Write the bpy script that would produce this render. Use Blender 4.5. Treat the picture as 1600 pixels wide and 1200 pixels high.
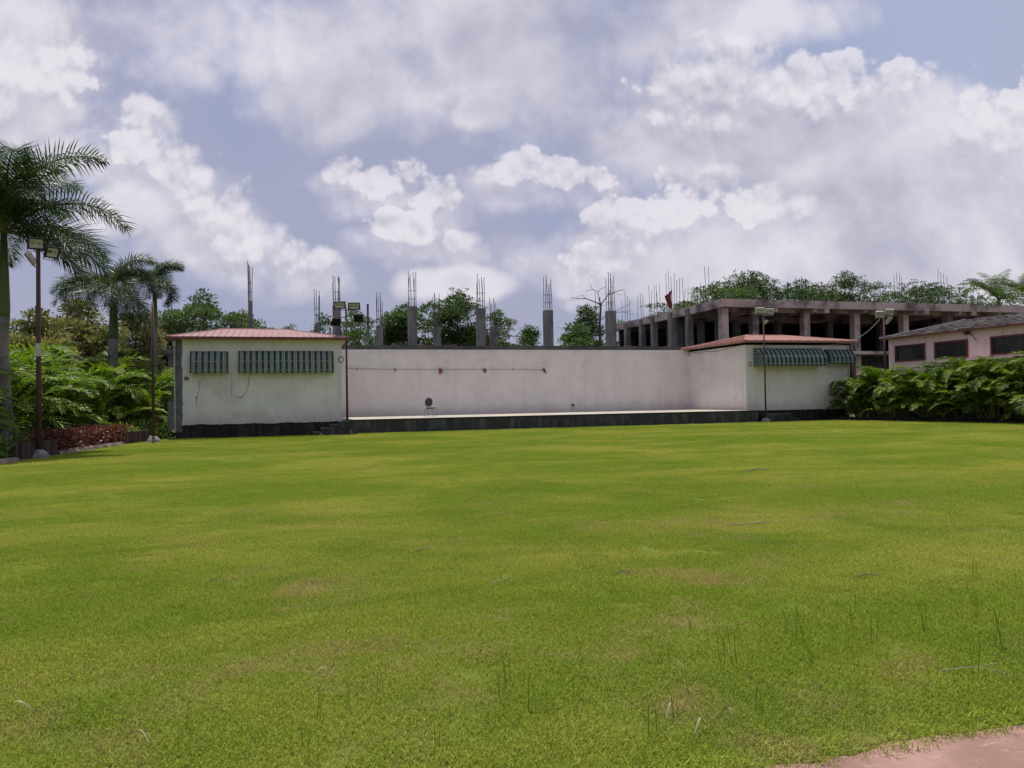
import bpy, math, random
from mathutils import Vector, Matrix, noise
R = math.radians
random.seed(7)
S = bpy.context.scene
for o in list(bpy.data.objects):
    bpy.data.objects.remove(o)

# ------------------------------------------------------------------ camera
# world axes follow the site: x along the stage front, y towards the back wall
YAW, PITCH, ROLL, EYE = R(-16.5), math.atan(26 / 1200), R(-1.0), 1.5
cd = bpy.data.cameras.new('camera')
cam = bpy.data.objects.new('camera', cd)
S.collection.objects.link(cam)
cd.sensor_width = 36
cd.lens = 27
cd.clip_start = 0.05
cd.clip_end = 3000
CM = Matrix.Rotation(YAW, 4, 'Z') @ Matrix.Rotation(math.pi / 2 + PITCH, 4, 'X') @ Matrix.Rotation(ROLL, 4, 'Z')
cam.matrix_world = Matrix.Translation((0, 0, EYE)) @ CM
S.camera = cam
FW = Vector((math.sin(-YAW), math.cos(YAW), 0))
RT = Vector((math.cos(YAW), math.sin(YAW), 0))


def ray(px, py):
    return (CM.to_3x3() @ Vector(((px - 800) / 1200, (600 - py) / 1200, -1)))


def hy(px, py, Y):
    d = ray(px, py); t = Y / d.y
    return Vector((d.x * t, Y, EYE + d.z * t))


def hx(px, py, X):
    d = ray(px, py); t = X / d.x
    return Vector((X, d.y * t, EYE + d.z * t))


def hz(px, py, Z=0.0):
    d = ray(px, py); t = (Z - EYE) / d.z
    return Vector((d.x * t, d.y * t, Z))


# ------------------------------------------------------------------ node helpers
class NT:
    def __init__(s, tree):
        s.t = tree; s.n = tree.nodes; s.l = tree.links

    def new(s, typ, **kw):
        n = s.n.new(typ)
        for k, v in kw.items():
            setattr(n, k, v)
        return n

    def put(s, sock, v):
        if isinstance(v, bpy.types.NodeSocket):
            s.l.new(v, sock)
        else:
            sock.default_value = v

    def math(s, op, a, b=0.0, c=None, clamp=False):
        n = s.new('ShaderNodeMath', operation=op, use_clamp=clamp)
        s.put(n.inputs[0], a); s.put(n.inputs[1], b)
        if c is not None:
            s.put(n.inputs[2], c)
        return n.outputs[0]

    def vm(s, op, a, b=(0, 0, 0), out=0):
        n = s.new('ShaderNodeVectorMath', operation=op)
        s.put(n.inputs[0], a)
        if op == 'SCALE':
            s.put(n.inputs['Scale'], b)
        else:
            s.put(n.inputs[1], b)
        return n.outputs[out]

    def noise(s, vec, scale, detail=4.0, rough=0.5, dist=0.0, col=False):
        n = s.new('ShaderNodeTexNoise')
        if vec is not None:
            s.put(n.inputs['Vector'], vec)
        n.inputs['Scale'].default_value = scale
        n.inputs['Detail'].default_value = detail
        n.inputs['Roughness'].default_value = rough
        n.inputs['Distortion'].default_value = dist
        return n.outputs['Color' if col else 'Fac']

    def ramp(s, v, a, b, lo=0.0, hi=1.0, smooth=True):
        n = s.new('ShaderNodeMapRange')
        n.interpolation_type = 'SMOOTHSTEP' if smooth else 'LINEAR'
        s.put(n.inputs[0], v); s.put(n.inputs[1], a); s.put(n.inputs[2], b)
        s.put(n.inputs[3], lo); s.put(n.inputs[4], hi)
        return n.outputs[0]

    def mix(s, f, a, b, blend='MIX'):
        n = s.new('ShaderNodeMix', data_type='RGBA', blend_type=blend)
        s.put(n.inputs[0], f)
        for i, v in ((6, a), (7, b)):
            if not isinstance(v, bpy.types.NodeSocket) and len(v) == 3:
                v = (*v, 1)
            s.put(n.inputs[i], v)
        return n.outputs[2]


# ------------------------------------------------------------------ world: Nishita sky with broken cumulus
SUN_EL, SUN_AZ = R(74), R(-8)          # azimuth measured from +y towards +x
sdir = Vector((math.sin(SUN_AZ) * math.cos(SUN_EL), math.cos(SUN_AZ) * math.cos(SUN_EL), math.sin(SUN_EL)))
W = bpy.data.worlds.new('World')
S.world = W
W.use_nodes = True
w = NT(W.node_tree)
w.n.clear()
sky = w.new('ShaderNodeTexSky', sky_type='NISHITA')
sky.sun_disc = False
sky.sun_elevation = SUN_EL
sky.sun_rotation = SUN_AZ
sky.air_density = 1.4
sky.dust_density = 3.0
tc = w.new('ShaderNodeTexCoord')
dv = tc.outputs['Generated']
df = w.vm('DOT_PRODUCT', dv, tuple(FW), 1)
dr = w.vm('DOT_PRODUCT', dv, tuple(RT), 1)
sep = w.new('ShaderNodeSeparateXYZ'); w.put(sep.inputs[0], dv)
den = w.math('MAXIMUM', w.math('ABSOLUTE', df), 0.25)
cmb = w.new('ShaderNodeCombineXYZ')
U_ = w.math('DIVIDE', dr, den)
V_ = w.math('DIVIDE', sep.outputs[2], den)
w.put(cmb.inputs[0], U_)
w.put(cmb.inputs[1], V_)
p0 = cmb.outputs[0]


def uv_of(px, py):
    d = ray(px, py); f = d.dot(FW)
    return d.dot(RT) / f, d.z / f


def n2d(p, sc, det, rough, col=False, off=(0, 0, 0)):
    n = w.new('ShaderNodeTexNoise', noise_dimensions='2D')
    w.put(n.inputs['Vector'], w.vm('ADD', p, off) if any(off) else p)
    n.inputs['Scale'].default_value = sc
    n.inputs['Detail'].default_value = det
    n.inputs['Roughness'].default_value = rough
    return n.outputs['Color' if col else 'Fac']


def vor(p, sc, det, off=(0, 0, 0)):
    n = w.new('ShaderNodeTexVoronoi', voronoi_dimensions='2D', feature='F1')
    w.put(n.inputs['Vector'], w.vm('ADD', p, off) if any(off) else p)
    n.inputs['Scale'].default_value = sc
    n.inputs['Detail'].default_value = det
    n.inputs['Roughness'].default_value = 0.5
    return n.outputs['Distance']


def warp(p, sc, amt, det=2.0):
    c = n2d(p, sc, det, 0.55, True)
    return w.vm('ADD', p, w.vm('MULTIPLY', w.vm('SUBTRACT', c, (0.5, 0.5, 0.5)), (amt, amt, 0)))


p1 = warp(p0, 6.0, 0.05)
p2 = warp(p0, 12.0, 0.014, 2.0)
ps = warp(p0, 5.0, 0.05, 2.0)


def blobs(p, lst, k=0.3):
    out = None
    for (cx, cy, rx, ry) in lst:
        u, v = uv_of(cx, cy)
        q = w.vm('SUBTRACT', p, (u, v, 0))
        q = w.vm('MULTIPLY', q, (1200 / rx, 1200 / ry, 0))
        d = w.math('SUBTRACT', 1.0, w.vm('DOT_PRODUCT', q, q, out=1))
        if out is None:
            out = d
        else:
            n = w.new('ShaderNodeMath', operation='SMOOTH_MAX')
            w.put(n.inputs[0], out); w.put(n.inputs[1], d); n.inputs[2].default_value = k
            out = n.outputs[0]
    return out


# heaped cumulus with crisp edges / soft hazy banks (picture positions turned into sky directions)
CRISP = [(228, 172, 52, 36), (225, 230, 70, 44), (280, 262, 84, 70), (340, 330, 84, 66), (400, 385, 84, 50),
         (470, 408, 80, 40), (545, 258, 62, 32), (600, 276, 84, 48), (675, 306, 60, 40), (630, 358, 84, 36), (710, 376, 56, 26),
         (985, 335, 125, 48), (1100, 300, 120, 66), (1200, 320, 120, 50), (920, 405, 90, 40),
         (1110, 130, 170, 84), (1280, 125, 160, 56), (1410, 118, 80, 40), (1570, 175, 140, 80),
         (30, 110, 150, 90), (860, 262, 130, 44)]
SOFT = [(0, 90, 160, 100), (40, 185, 100, 50), (460, 50, 270, 95), (560, 110, 190, 110), (1120, 25, 260, 55), (960, 60, 130, 70),
        (120, 255, 90, 60), (190, 330, 110, 52), (300, 385, 130, 40), (800, 50, 200, 120), (880, 140, 120, 160),
        (960, 220, 190, 80), (1080, 210, 260, 120), (1320, 200, 260, 95), (1520, 230, 220, 100), (1450, 310, 260, 100),
        (1560, 400, 250, 100), (1260, 350, 200, 80), (950, 410, 170, 60), (1130, 420, 230, 70), (1400, 440, 250, 70),
        (720, 445, 90, 30), (1500, 465, 200, 40), (760, 170, 60, 36)]
OFF = (0.004, 0.013, 0)
n1 = n2d(p2, 9.0, 6.0, 0.54); n2 = n2d(p2, 9.0, 6.0, 0.54, off=OFF)
v1 = vor(p2, 22.0, 3.0); v2 = vor(p2, 22.0, 3.0, OFF)
ns = n2d(ps, 5.0, 6.0, 0.5); ns2 = n2d(ps, 5.0, 6.0, 0.5, off=(0.01, 0.03, 0))
bc = blobs(p1, CRISP, 0.22)
bs = blobs(ps, SOFT, 0.35)
bb = blobs(p1, [(x, y + ry * 0.55 + 8, rx * 1.15, ry * 1.05) for (x, y, rx, ry) in CRISP], 0.3)
puff = w.math('SUBTRACT', 0.42, v1)
dc = w.math('ADD', bc, w.math('ADD', w.math('MULTIPLY', w.math('SUBTRACT', n1, 0.5), 1.25), w.math('MULTIPLY', puff, 0.8)))
ds = w.math('ADD', bs, w.math('ADD', w.math('MULTIPLY', w.math('SUBTRACT', ns, 0.5), 2.6), w.math('MULTIPLY', puff, 0.35)))
edge_w = w.ramp(n2d(p0, 5.0, 2.0, 0.5), 0.35, 0.65, 0.20, 0.85)
cc = w.ramp(dc, 0.0, edge_w)
cs = w.ramp(ds, -0.60, 0.65)
db = w.math('ADD', bb, w.math('ADD', w.math('MULTIPLY', w.math('SUBTRACT', n1, 0.5), 1.6), w.math('MULTIPLY', puff, 0.4)))
cb_ = w.ramp(db, -0.55, 1.0)
relv = w.math('MULTIPLY', w.math('SUBTRACT', v2, v1), 0.75)
reln = w.math('MULTIPLY', w.math('SUBTRACT', n1, n2), 2.6)
rel = w.math('ADD', relv, reln)
big = n2d(p1, 3.4, 3.0, 0.5)
bigm = w.math('MULTIPLY', w.math('SUBTRACT', big, 0.5), 2.4)
lit_c = w.math('ADD', w.math('ADD', w.math('SUBTRACT', 0.86, w.math('MULTIPLY', w.ramp(dc, 0.4, 1.6), 0.50)), w.math('MULTIPLY', rel, 0.9)), w.math('MULTIPLY', bigm, 0.35), clamp=True)
lit_s = w.math('ADD', w.math('ADD', w.math('SUBTRACT', 0.74, w.math('MULTIPLY', w.ramp(ds, 0.5, 1.5), 0.40)), w.math('MULTIPLY', w.math('SUBTRACT', ns, ns2), 2.6)), w.math('MULTIPLY', bigm, 0.9), clamp=True)
gap_hi = w.mix(w.ramp(U_, 0.1, 0.62), (3.2, 3.5, 5.5), (4.3, 4.75, 6.6))
gap = w.mix(w.ramp(V_, 0.08, 0.40), (3.45, 3.75, 5.7), gap_hi)
base = w.mix(0.82, sky.outputs[0], gap)
veil = w.math('MULTIPLY', w.ramp(n2d(p0, 2.6, 3.0, 0.5), 0.36, 0.66), 0.5)
base = w.mix(veil, base, (4.1, 4.1, 5.3))
col_s = w.mix(lit_s, (4.3, 4.3, 5.4), (8.3, 7.9, 8.5))
col_c = w.mix(lit_c, (4.2, 4.15, 5.3), (8.3, 7.95, 8.5))
c = w.mix(w.math('MULTIPLY', cs, 0.82), base, col_s)
lit_b = w.math('ADD', w.math('ADD', w.math('SUBTRACT', 0.60, w.math('MULTIPLY', w.ramp(db, 0.3, 1.3), 0.30)), w.math('MULTIPLY', rel, 0.55)), w.math('MULTIPLY', bigm, 0.4), clamp=True)
c = w.mix(w.math('MULTIPLY', cb_, 0.85), c, w.mix(lit_b, (4.2, 4.2, 5.4), (7.8, 7.5, 8.2)))
c = w.mix(w.math('MULTIPLY', cc, 0.74), c, col_c)
bg = w.new('ShaderNodeBackground')
w.put(bg.inputs[0], c)
bg.inputs[1].default_value = 0.10
wo = w.new('ShaderNodeOutputWorld')
w.l.new(bg.outputs[0], wo.inputs[0])
W.cycles.sampling_method = 'MANUAL'
W.cycles.sample_map_resolution = 256

sl = bpy.data.lights.new('sun', 'SUN')
sl.energy = 4.5
sl.angle = R(0.5)
sl.color = (1.0, 0.955, 0.88)
so = bpy.data.objects.new('sun', sl)
S.collection.objects.link(so)
so.rotation_euler = sdir.to_track_quat('Z', 'Y').to_euler()
S.view_settings.view_transform = 'Standard'
S.view_settings.look = 'None'
S.view_settings.gamma = 1
S.view_settings.exposure = 0.0


# ------------------------------------------------------------------ materials
def mat(name, col, col2=None, scale=3.0, rough=0.8, detail=5.0, bump=0.0, bscale=None, metallic=0.0, stretch=None,
        lo=0.35, hi=0.65, transl=0.0, extra=None, spec=0.3, world=False, island=0.0):
    m = bpy.data.materials.new(name)
    m.use_nodes = True
    t = NT(m.node_tree)
    t.n.clear()
    b = t.new('ShaderNodeBsdfPrincipled')
    out = t.new('ShaderNodeOutputMaterial')
    if world:
        g = t.new('ShaderNodeNewGeometry'); vec = g.outputs['Position']
    else:
        g = t.new('ShaderNodeTexCoord'); vec = g.outputs['Object']
    if stretch:
        vec = t.vm('MULTIPLY', vec, stretch)
    c = (*col, 1)
    if col2:
        c = t.mix(t.ramp(t.noise(vec, scale, detail, 0.6), lo, hi), col, col2)
    if extra:
        c = extra(t, vec, c)
    if island:
        gi = t.new('ShaderNodeNewGeometry')
        f = t.ramp(gi.outputs['Random Per Island'], 0, 1, 1 - island, 1 + island, smooth=False)
        cb = t.new('ShaderNodeCombineColor')
        for i in range(3):
            t.put(cb.inputs[i], f)
        c = t.mix(1.0, c, cb.outputs[0], 'MULTIPLY')
    t.put(b.inputs['Base Color'], c)
    b.inputs['Roughness'].default_value = rough
    b.inputs['Metallic'].default_value = metallic
    b.inputs['Specular IOR Level'].default_value = spec
    if bump:
        bn = t.new('ShaderNodeBump')
        bn.inputs['Strength'].default_value = bump
        bn.inputs['Distance'].default_value = 0.02
        t.put(bn.inputs['Height'], t.noise(vec, bscale or scale * 4, 6.0, 0.65))
        t.l.new(bn.outputs[0], b.inputs['Normal'])
    if transl:
        tr = t.new('ShaderNodeBsdfTranslucent')
        t.put(tr.inputs[0], t.mix(1.0, c, (1.3, 1.5, 0.6), 'MULTIPLY'))
        mx = t.new('ShaderNodeMixShader')
        mx.inputs[0].default_value = transl
        t.l.new(b.outputs[0], mx.inputs[1]); t.l.new(tr.outputs[0], mx.inputs[2])
        t.l.new(mx.outputs[0], out.inputs[0])
    else:
        t.l.new(b.outputs[0], out.inputs[0])
    return m


def dirt(base_z, height, dcol, streak=0.17):
    """rising damp, run-down streaks and scuffs of a rendered wall (world coordinates)"""
    def f(t, vec, c):
        g = t.new('ShaderNodeNewGeometry').outputs['Position']
        sp = t.new('ShaderNodeSeparateXYZ'); t.put(sp.inputs[0], g)
        # splash stain near the foot
        n = t.noise(g, 1.7, 5.0, 0.65)
        foot = t.ramp(t.math('ADD', t.math('SUBTRACT', sp.outputs[2], base_z), t.math('MULTIPLY', n, 0.8)), 0.35, 0.35 + height, 0.45, 0.0)
        c = t.mix(foot, c, dcol)
        st = t.noise(t.vm('MULTIPLY', g, (1.6, 1.6, 0.10)), 2.2, 6.0, 0.7)
        c = t.mix(t.ramp(st, 0.50, 0.72, 0.0, streak * 1.3), c, dcol)
        c = t.mix(t.ramp(t.noise(g, 0.55, 6.0, 0.7), 0.52, 0.66, 0.0, 0.28), c, (dcol[0] * 1.2, dcol[1] * 1.2, dcol[2] * 1.2))
        st2 = t.noise(t.vm('MULTIPLY', g, (5.0, 5.0, 0.25)), 2.2, 3.0, 0.7)
        c = t.mix(t.ramp(st2, 0.66, 0.74, 0.0, streak), c, (dcol[0] * 0.6, dcol[1] * 0.6, dcol[2] * 0.6))
        sp2 = t.noise(g, 5.0, 2.0, 0.5)
        c = t.mix(t.ramp(sp2, 0.74, 0.78, 0.0, 0.45), c, (0.25, 0.22, 0.2))
        return c
    return f


M = {}
M['plaster'] = mat('white_plaster', (0.76, 0.705, 0.665), (0.69, 0.64, 0.60), 0.8, 0.9, bump=0.15, bscale=30, extra=dirt(0.7, 0.8, (0.40, 0.35, 0.30)), world=True)
M['plaster_grey'] = mat('greyish_plaster', (0.76, 0.73, 0.68), (0.67, 0.645, 0.60), 0.9, 0.95, bump=0.4, bscale=22, extra=dirt(0.6, 0.9, (0.34, 0.31, 0.25), 0.16), world=True)
M['cement'] = mat('bare_cement', (0.16, 0.165, 0.17), (0.10, 0.10, 0.105), 2.5, 0.95, bump=0.4, world=True)
M['black_slat'] = mat('black_slat', (0.018, 0.016, 0.016), (0.035, 0.028, 0.026), 3, 0.7, island=0.5)
M['granite'] = mat('dark_granite', (0.026, 0.027, 0.028), (0.085, 0.085, 0.082), 2.6, 0.5, detail=8, stretch=(1, 1, 0.35), lo=0.4, hi=0.72, bump=0.1)
M['black_edge'] = mat('black_stone_edge', (0.012, 0.012, 0.014), (0.03, 0.03, 0.03), 6, 0.5)
M['deck'] = mat('cream_deck', (0.46, 0.41, 0.34), (0.38, 0.335, 0.27), 0.6, 0.75, world=True)
M['step_top'] = mat('step_top', (0.16, 0.155, 0.15), (0.08, 0.08, 0.08), 4, 0.6)
M['roof_pink'] = mat('pink_roof_sheet', (0.34, 0.185, 0.175), (0.28, 0.15, 0.14), 1.2, 0.5, spec=0.4)
M['roof_salmon'] = mat('salmon_roof_sheet', (0.46, 0.25, 0.20), (0.38, 0.20, 0.16), 1.2, 0.6, spec=0.3)
M['fascia'] = mat('red_brown_fascia', (0.20, 0.068, 0.055), (0.15, 0.05, 0.042), 2.0, 0.6)
M['fascia_pink'] = mat('salmon_fascia', (0.40, 0.19, 0.155), (0.30, 0.14, 0.12), 2.0, 0.6)
M['soffit'] = mat('soffit', (0.35, 0.32, 0.28), None, rough=0.9)
M['concrete'] = mat('raw_concrete', (0.25, 0.235, 0.22), (0.13, 0.124, 0.118), 1.4, 0.95, detail=8, bump=0.4, stretch=(1, 1, 0.4), world=True)
M['concrete_warm'] = mat('weathered_concrete', (0.52, 0.40, 0.36), (0.13, 0.105, 0.10), 0.55, 0.95, detail=9, lo=0.42, hi=0.66, bump=0.4, world=True)
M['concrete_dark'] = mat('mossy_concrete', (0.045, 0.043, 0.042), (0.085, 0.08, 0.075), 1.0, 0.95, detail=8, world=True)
M['interior'] = mat('dark_block_wall', (0.05, 0.048, 0.046), (0.03, 0.03, 0.03), 1.0, 0.95, world=True)  # dark mottled tone of the inner and rear walls
M['rebar'] = mat('rusty_rebar', (0.05, 0.042, 0.045), (0.09, 0.055, 0.045), 5, 0.7)
M['rust'] = mat('rust_painted_steel', (0.10, 0.045, 0.035), (0.06, 0.035, 0.03), 6, 0.65, stretch=(1, 1, 0.3))
M['mound'] = mat('cement_mound', (0.30, 0.27, 0.24), (0.18, 0.16, 0.14), 8, 0.95, bump=0.6)
M['black_metal'] = mat('black_cast_metal', (0.018, 0.018, 0.02), (0.03, 0.03, 0.03), 9, 0.5)
M['lamp_glass'] = mat('lamp_reflector', (0.33, 0.33, 0.31), (0.45, 0.46, 0.44), 6, 0.25, spec=0.6)
M['lamp_chip'] = mat('lamp_yellow_chip', (0.34, 0.31, 0.13), (0.24, 0.22, 0.10), 12, 0.4)
M['pale_plastic'] = mat('pale_plastic', (0.5, 0.48, 0.42), (0.38, 0.36, 0.3), 9, 0.6)
M['wire'] = mat('black_wire', (0.03, 0.028, 0.028), None, rough=0.7)
M['brown_wire'] = mat('faded_string', (0.16, 0.12, 0.10), None, rough=0.8)
M['orange_cloth'] = mat('faded_orange_cloth', (0.27, 0.065, 0.035), (0.18, 0.04, 0.03), 20, 0.9)
M['pink_wall'] = mat('pink_painted_wall', (0.88, 0.655, 0.62), (0.82, 0.59, 0.56), 0.8, 0.9, extra=dirt(0.0, 1.5, (0.36, 0.24, 0.23), 0.35), world=True)
M['pink_dark'] = mat('red_window_trim', (0.19, 0.06, 0.05), (0.13, 0.045, 0.04), 5, 0.7)
M['glass'] = mat('dark_window_pane', (0.018, 0.02, 0.022), (0.035, 0.035, 0.035), 1.5, 0.15, spec=0.6)
M['tile_grey'] = mat('weathered_grey_tiles', (0.17, 0.15, 0.14), (0.07, 0.062, 0.06), 1.6, 0.95, detail=9, bump=0.8, bscale=9)
M['metal_edge'] = mat('galvanised_edge', (0.40, 0.41, 0.45), (0.30, 0.31, 0.34), 3, 0.45, metallic=0.3)
M['soil'] = mat('dry_soil', (0.10, 0.075, 0.05), (0.055, 0.04, 0.028), 1.5, 1.0, detail=8, bump=0.5)
M['ground'] = mat('rough_ground', (0.13, 0.12, 0.075), (0.07, 0.085, 0.035), 0.12, 1.0, detail=8)
M['kerb'] = mat('rough_kerb', (0.27, 0.21, 0.175), (0.15, 0.12, 0.10), 2.5, 0.95, detail=8, bump=0.8, bscale=9)
M['log'] = mat('brown_log_plank', (0.095, 0.058, 0.052), (0.05, 0.032, 0.03), 5, 0.85, stretch=(1, 1, 0.2), island=0.35, bump=0.3)
M['paving'] = mat('pale_paving', (0.34, 0.29, 0.235), (0.26, 0.22, 0.18), 0.8, 0.95, detail=7)
M['upholstery'] = mat('mauve_grey_upholstery', (0.075, 0.055, 0.066), (0.055, 0.04, 0.05), 20, 0.9)
M['chrome'] = mat('chair_steel', (0.30, 0.29, 0.28), None, rough=0.35, metallic=0.5)
M['seat_pad'] = mat('pale_seat_vinyl', (0.36, 0.35, 0.34), None, rough=0.6)
M['twig'] = mat('dry_twig', (0.16, 0.12, 0.07), (0.25, 0.2, 0.13), 20, 0.9)
M['dry_leaf'] = mat('dry_pale_leaf', (0.36, 0.33, 0.20), (0.25, 0.21, 0.12), 9, 0.8)
M['bark'] = mat('bark', (0.085, 0.07, 0.055), (0.045, 0.037, 0.03), 5, 0.95, stretch=(1, 1, 0.3))
M['cane'] = mat('areca_cane', (0.17, 0.19, 0.07), (0.11, 0.12, 0.05), 5, 0.6)


def rings(t, vec, c):
    g = t.new('ShaderNodeNewGeometry').outputs['Position']
    sp = t.new('ShaderNodeSeparateXYZ'); t.put(sp.inputs[0], g)
    z = t.math('ADD', t.math('MULTIPLY', sp.outputs[2], 7.0), t.math('MULTIPLY', t.noise(g, 3.0), 0.6))
    f = t.math('FRACT', z)
    return t.mix(t.ramp(f, 0.82, 0.97, 0, 0.45), c, (0.07, 0.065, 0.06))


M['palm_trunk'] = mat('grey_ringed_palm_trunk', (0.24, 0.215, 0.20), (0.15, 0.135, 0.125), 2.0, 0.9, detail=7, extra=rings, bump=0.3)
M['crownshaft'] = mat('green_crownshaft', (0.12, 0.16, 0.045), (0.085, 0.12, 0.04), 1.5, 0.5, stretch=(1, 1, 0.3))


def leafmat(name, a, b, tr=0.3, rough=0.45, scale=0.8, isl=0.45, spec=0.4):
    return mat(name, a, b, scale, rough, transl=tr, island=isl, world=True, spec=spec)


M['royal_leaf'] = leafmat('royal_palm_leaflet', (0.036, 0.064, 0.022), (0.06, 0.095, 0.028), 0.28, 0.42)
M['rachis'] = mat('frond_rachis', (0.15, 0.17, 0.06), None, rough=0.5)
M['areca'] = leafmat('areca_leaflet', (0.075, 0.135, 0.014), (0.18, 0.25, 0.022), 0.34, 0.5, spec=.25)
M['hedge_leaf'] = leafmat('hedge_leaflet', (0.045, 0.092, 0.009), (0.165, 0.21, 0.018), 0.30, 0.55, spec=.2)
M['leaf_dark'] = leafmat('dark_tree_leaf', (0.04, 0.075, 0.022), (0.08, 0.125, 0.03), 0.28, 0.5, 0.35)
M['leaf_mid'] = leafmat('mid_tree_leaf', (0.065, 0.11, 0.03), (0.11, 0.165, 0.04), 0.3, 0.5, 0.35)
M['leaf_feather'] = leafmat('feathery_leaf', (0.07, 0.11, 0.045), (0.10, 0.15, 0.055), 0.3, 0.6, 0.4)
M['leaf_yellow'] = leafmat('flowering_tree_leaf', (0.06, 0.095, 0.028), (0.34, 0.29, 0.13), 0.25, 0.7, 0.9)
M['croton'] = mat('red_croton_leaf', (0.13, 0.030, 0.028), (0.27, 0.15, 0.12), 5.0, 0.4, transl=0.2, island=0.6, lo=0.48, hi=0.7)
M['lime'] = leafmat('lime_shrub_leaf', (0.19, 0.27, 0.03), (0.26, 0.33, 0.05), 0.3, 0.4)
M['shrub'] = leafmat('glossy_shrub_leaf', (0.06, 0.12, 0.022), (0.16, 0.23, 0.06), 0.25, 0.35, 6.0)


# ------------------------------------------------------------------ mesh builder
class MB:
    def __init__(s):
        s.v = []; s.f = []; s.mi = []; s.cur = 0

    def add(s, vs, fs):
        n = len(s.v)
        s.v += [tuple(x) for x in vs]
        s.f += [tuple(i + n for i in f) for f in fs]
        s.mi += [s.cur] * len(fs)
        return s

    def box(s, x0, x1, y0, y1, z0, z1):
        return s.add([(x0, y0, z0), (x1, y0, z0), (x1, y1, z0), (x0, y1, z0), (x0, y0, z1), (x1, y0, z1), (x1, y1, z1), (x0, y1, z1)],
                     [(0, 3, 2, 1), (4, 5, 6, 7), (0, 1, 5, 4), (1, 2, 6, 5), (2, 3, 7, 6), (3, 0, 4, 7)])

    def tube(s, pts, rad, n=8, cap=True):
        pts = [Vector(p) for p in pts]
        if not hasattr(rad, '__len__'):
            rad = [rad] * len(pts)
        vs = []; fs = []
        for i, p in enumerate(pts):
            d = (pts[min(i + 1, len(pts) - 1)] - pts[max(i - 1, 0)])
            if d.length < 1e-9:
                d = Vector((0, 0, 1))
            d.normalize()
            a = d.cross(Vector((0, 0, 1)) if abs(d.z) < 0.95 else Vector((1, 0, 0))).normalized()
            b = d.cross(a)
            for k in range(n):
                t = 2 * math.pi * k / n
                vs.append(p + (a * math.cos(t) + b * math.sin(t)) * rad[i])
        for i in range(len(pts) - 1):
            for k in range(n):
                k2 = (k + 1) % n
                fs.append((i * n + k, i * n + k2, (i + 1) * n + k2, (i + 1) * n + k))
        if cap:
            fs.append(tuple(range(n))[::-1]); fs.append(tuple(range((len(pts) - 1) * n, len(pts) * n)))
        return s.add(vs, fs)

    def build(s, name, m, parent=None, smooth=False, loc=None, label=None):
        me = bpy.data.meshes.new(name)
        me.from_pydata(s.v, [], s.f)
        me.update()
        ms = m if isinstance(m, (list, tuple)) else [m]
        for k in ms:
            me.materials.append(M[k])
        if len(ms) > 1:
            me.polygons.foreach_set('material_index', s.mi)
        if smooth:
            me.polygons.foreach_set('use_smooth', [True] * len(me.polygons))
        o = bpy.data.objects.new(name, me)
        S.collection.objects.link(o)
        if parent:
            o.parent = parent
        if loc is not None:
            o.location = loc
        if label:
            o['label'] = label
        return o


def tag(o, label, cat, group=None):
    o['label'] = label; o['category'] = cat
    if group:
        o['group'] = group
    return o


def thing(name, label, cat, loc=(0, 0, 0), rz=0.0, group=None):
    o = bpy.data.objects.new(name, None)
    o.empty_display_size = 0.2
    S.collection.objects.link(o)
    o.location = loc
    o.rotation_euler = (0, 0, rz)
    return tag(o, label, cat, group)


def struct(o, kind='structure'):
    o['kind'] = kind
    return o


def copy_tree(o, parent=None):
    kids = list(o.children)
    c = o.copy()
    S.collection.objects.link(c)
    c.parent = parent
    for ch in kids:
        copy_tree(ch, c)
    return c


def rnd(a, b):
    return random.uniform(a, b)


def bevel(o, wd=0.01, seg=2):
    b = o.modifiers.new('bevel', 'BEVEL'); b.width = wd; b.segments = seg; b.limit_method = 'ANGLE'
    return o


# ------------------------------------------------------------------ ground sheets
struct(MB().add([(-900, -300, -0.02), (900, -300, -0.02), (900, 1500, -0.02), (-900, 1500, -0.02)], [(0, 1, 2, 3)]).build('ground', 'ground'))


def lawncol(t, g, blades=False):
    """patchy turf colour as a function of place, shared by the soil sheet and the blades"""
    a = t.noise(t.vm('MULTIPLY', g, (0.45, 0.8, 1)), 0.5, 6.0, 0.62, 0.6)
    b = t.noise(g, 1.6, 5.0, 0.65)
    cN = t.noise(g, 0.16, 3.0, 0.5)
    green, yellow, brown = ((0.275, 0.365, 0.038), (0.45, 0.46, 0.08), (0.48, 0.385, 0.15))
    if not blades:
        green, yellow, brown = ((0.20, 0.265, 0.03), (0.29, 0.31, 0.058), (0.31, 0.25, 0.095))
    c = t.mix(t.ramp(t.math('ADD', a, t.math('MULTIPLY', cN, 0.5)), 0.64, 0.92), green, yellow)
    dk = t.noise(t.vm('ADD', t.vm('MULTIPLY', g, (1.0, 0.8, 1)), (5, 17, 0)), 0.55, 6.0, 0.66, 0.4)
    c = t.mix(t.ramp(dk, 0.50, 0.68, 0, 0.42), c, (green[0] * 0.62, green[1] * 0.80, green[2] * 0.7))
    c = t.mix(t.ramp(b, 0.50, 0.78, 0, 0.45), c, yellow)
    sp = t.new('ShaderNodeSeparateXYZ'); t.put(sp.inputs[0], g)
    near = t.ramp(sp.outputs[1], 4.0, 14.0, 1.0, 0.25)
    c = t.mix(t.math('MULTIPLY', t.ramp(t.noise(t.vm('ADD', g, (31, 7, 0)), 0.75, 6.0, 0.7), 0.50, 0.72), near), c, brown)
    return c


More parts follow.
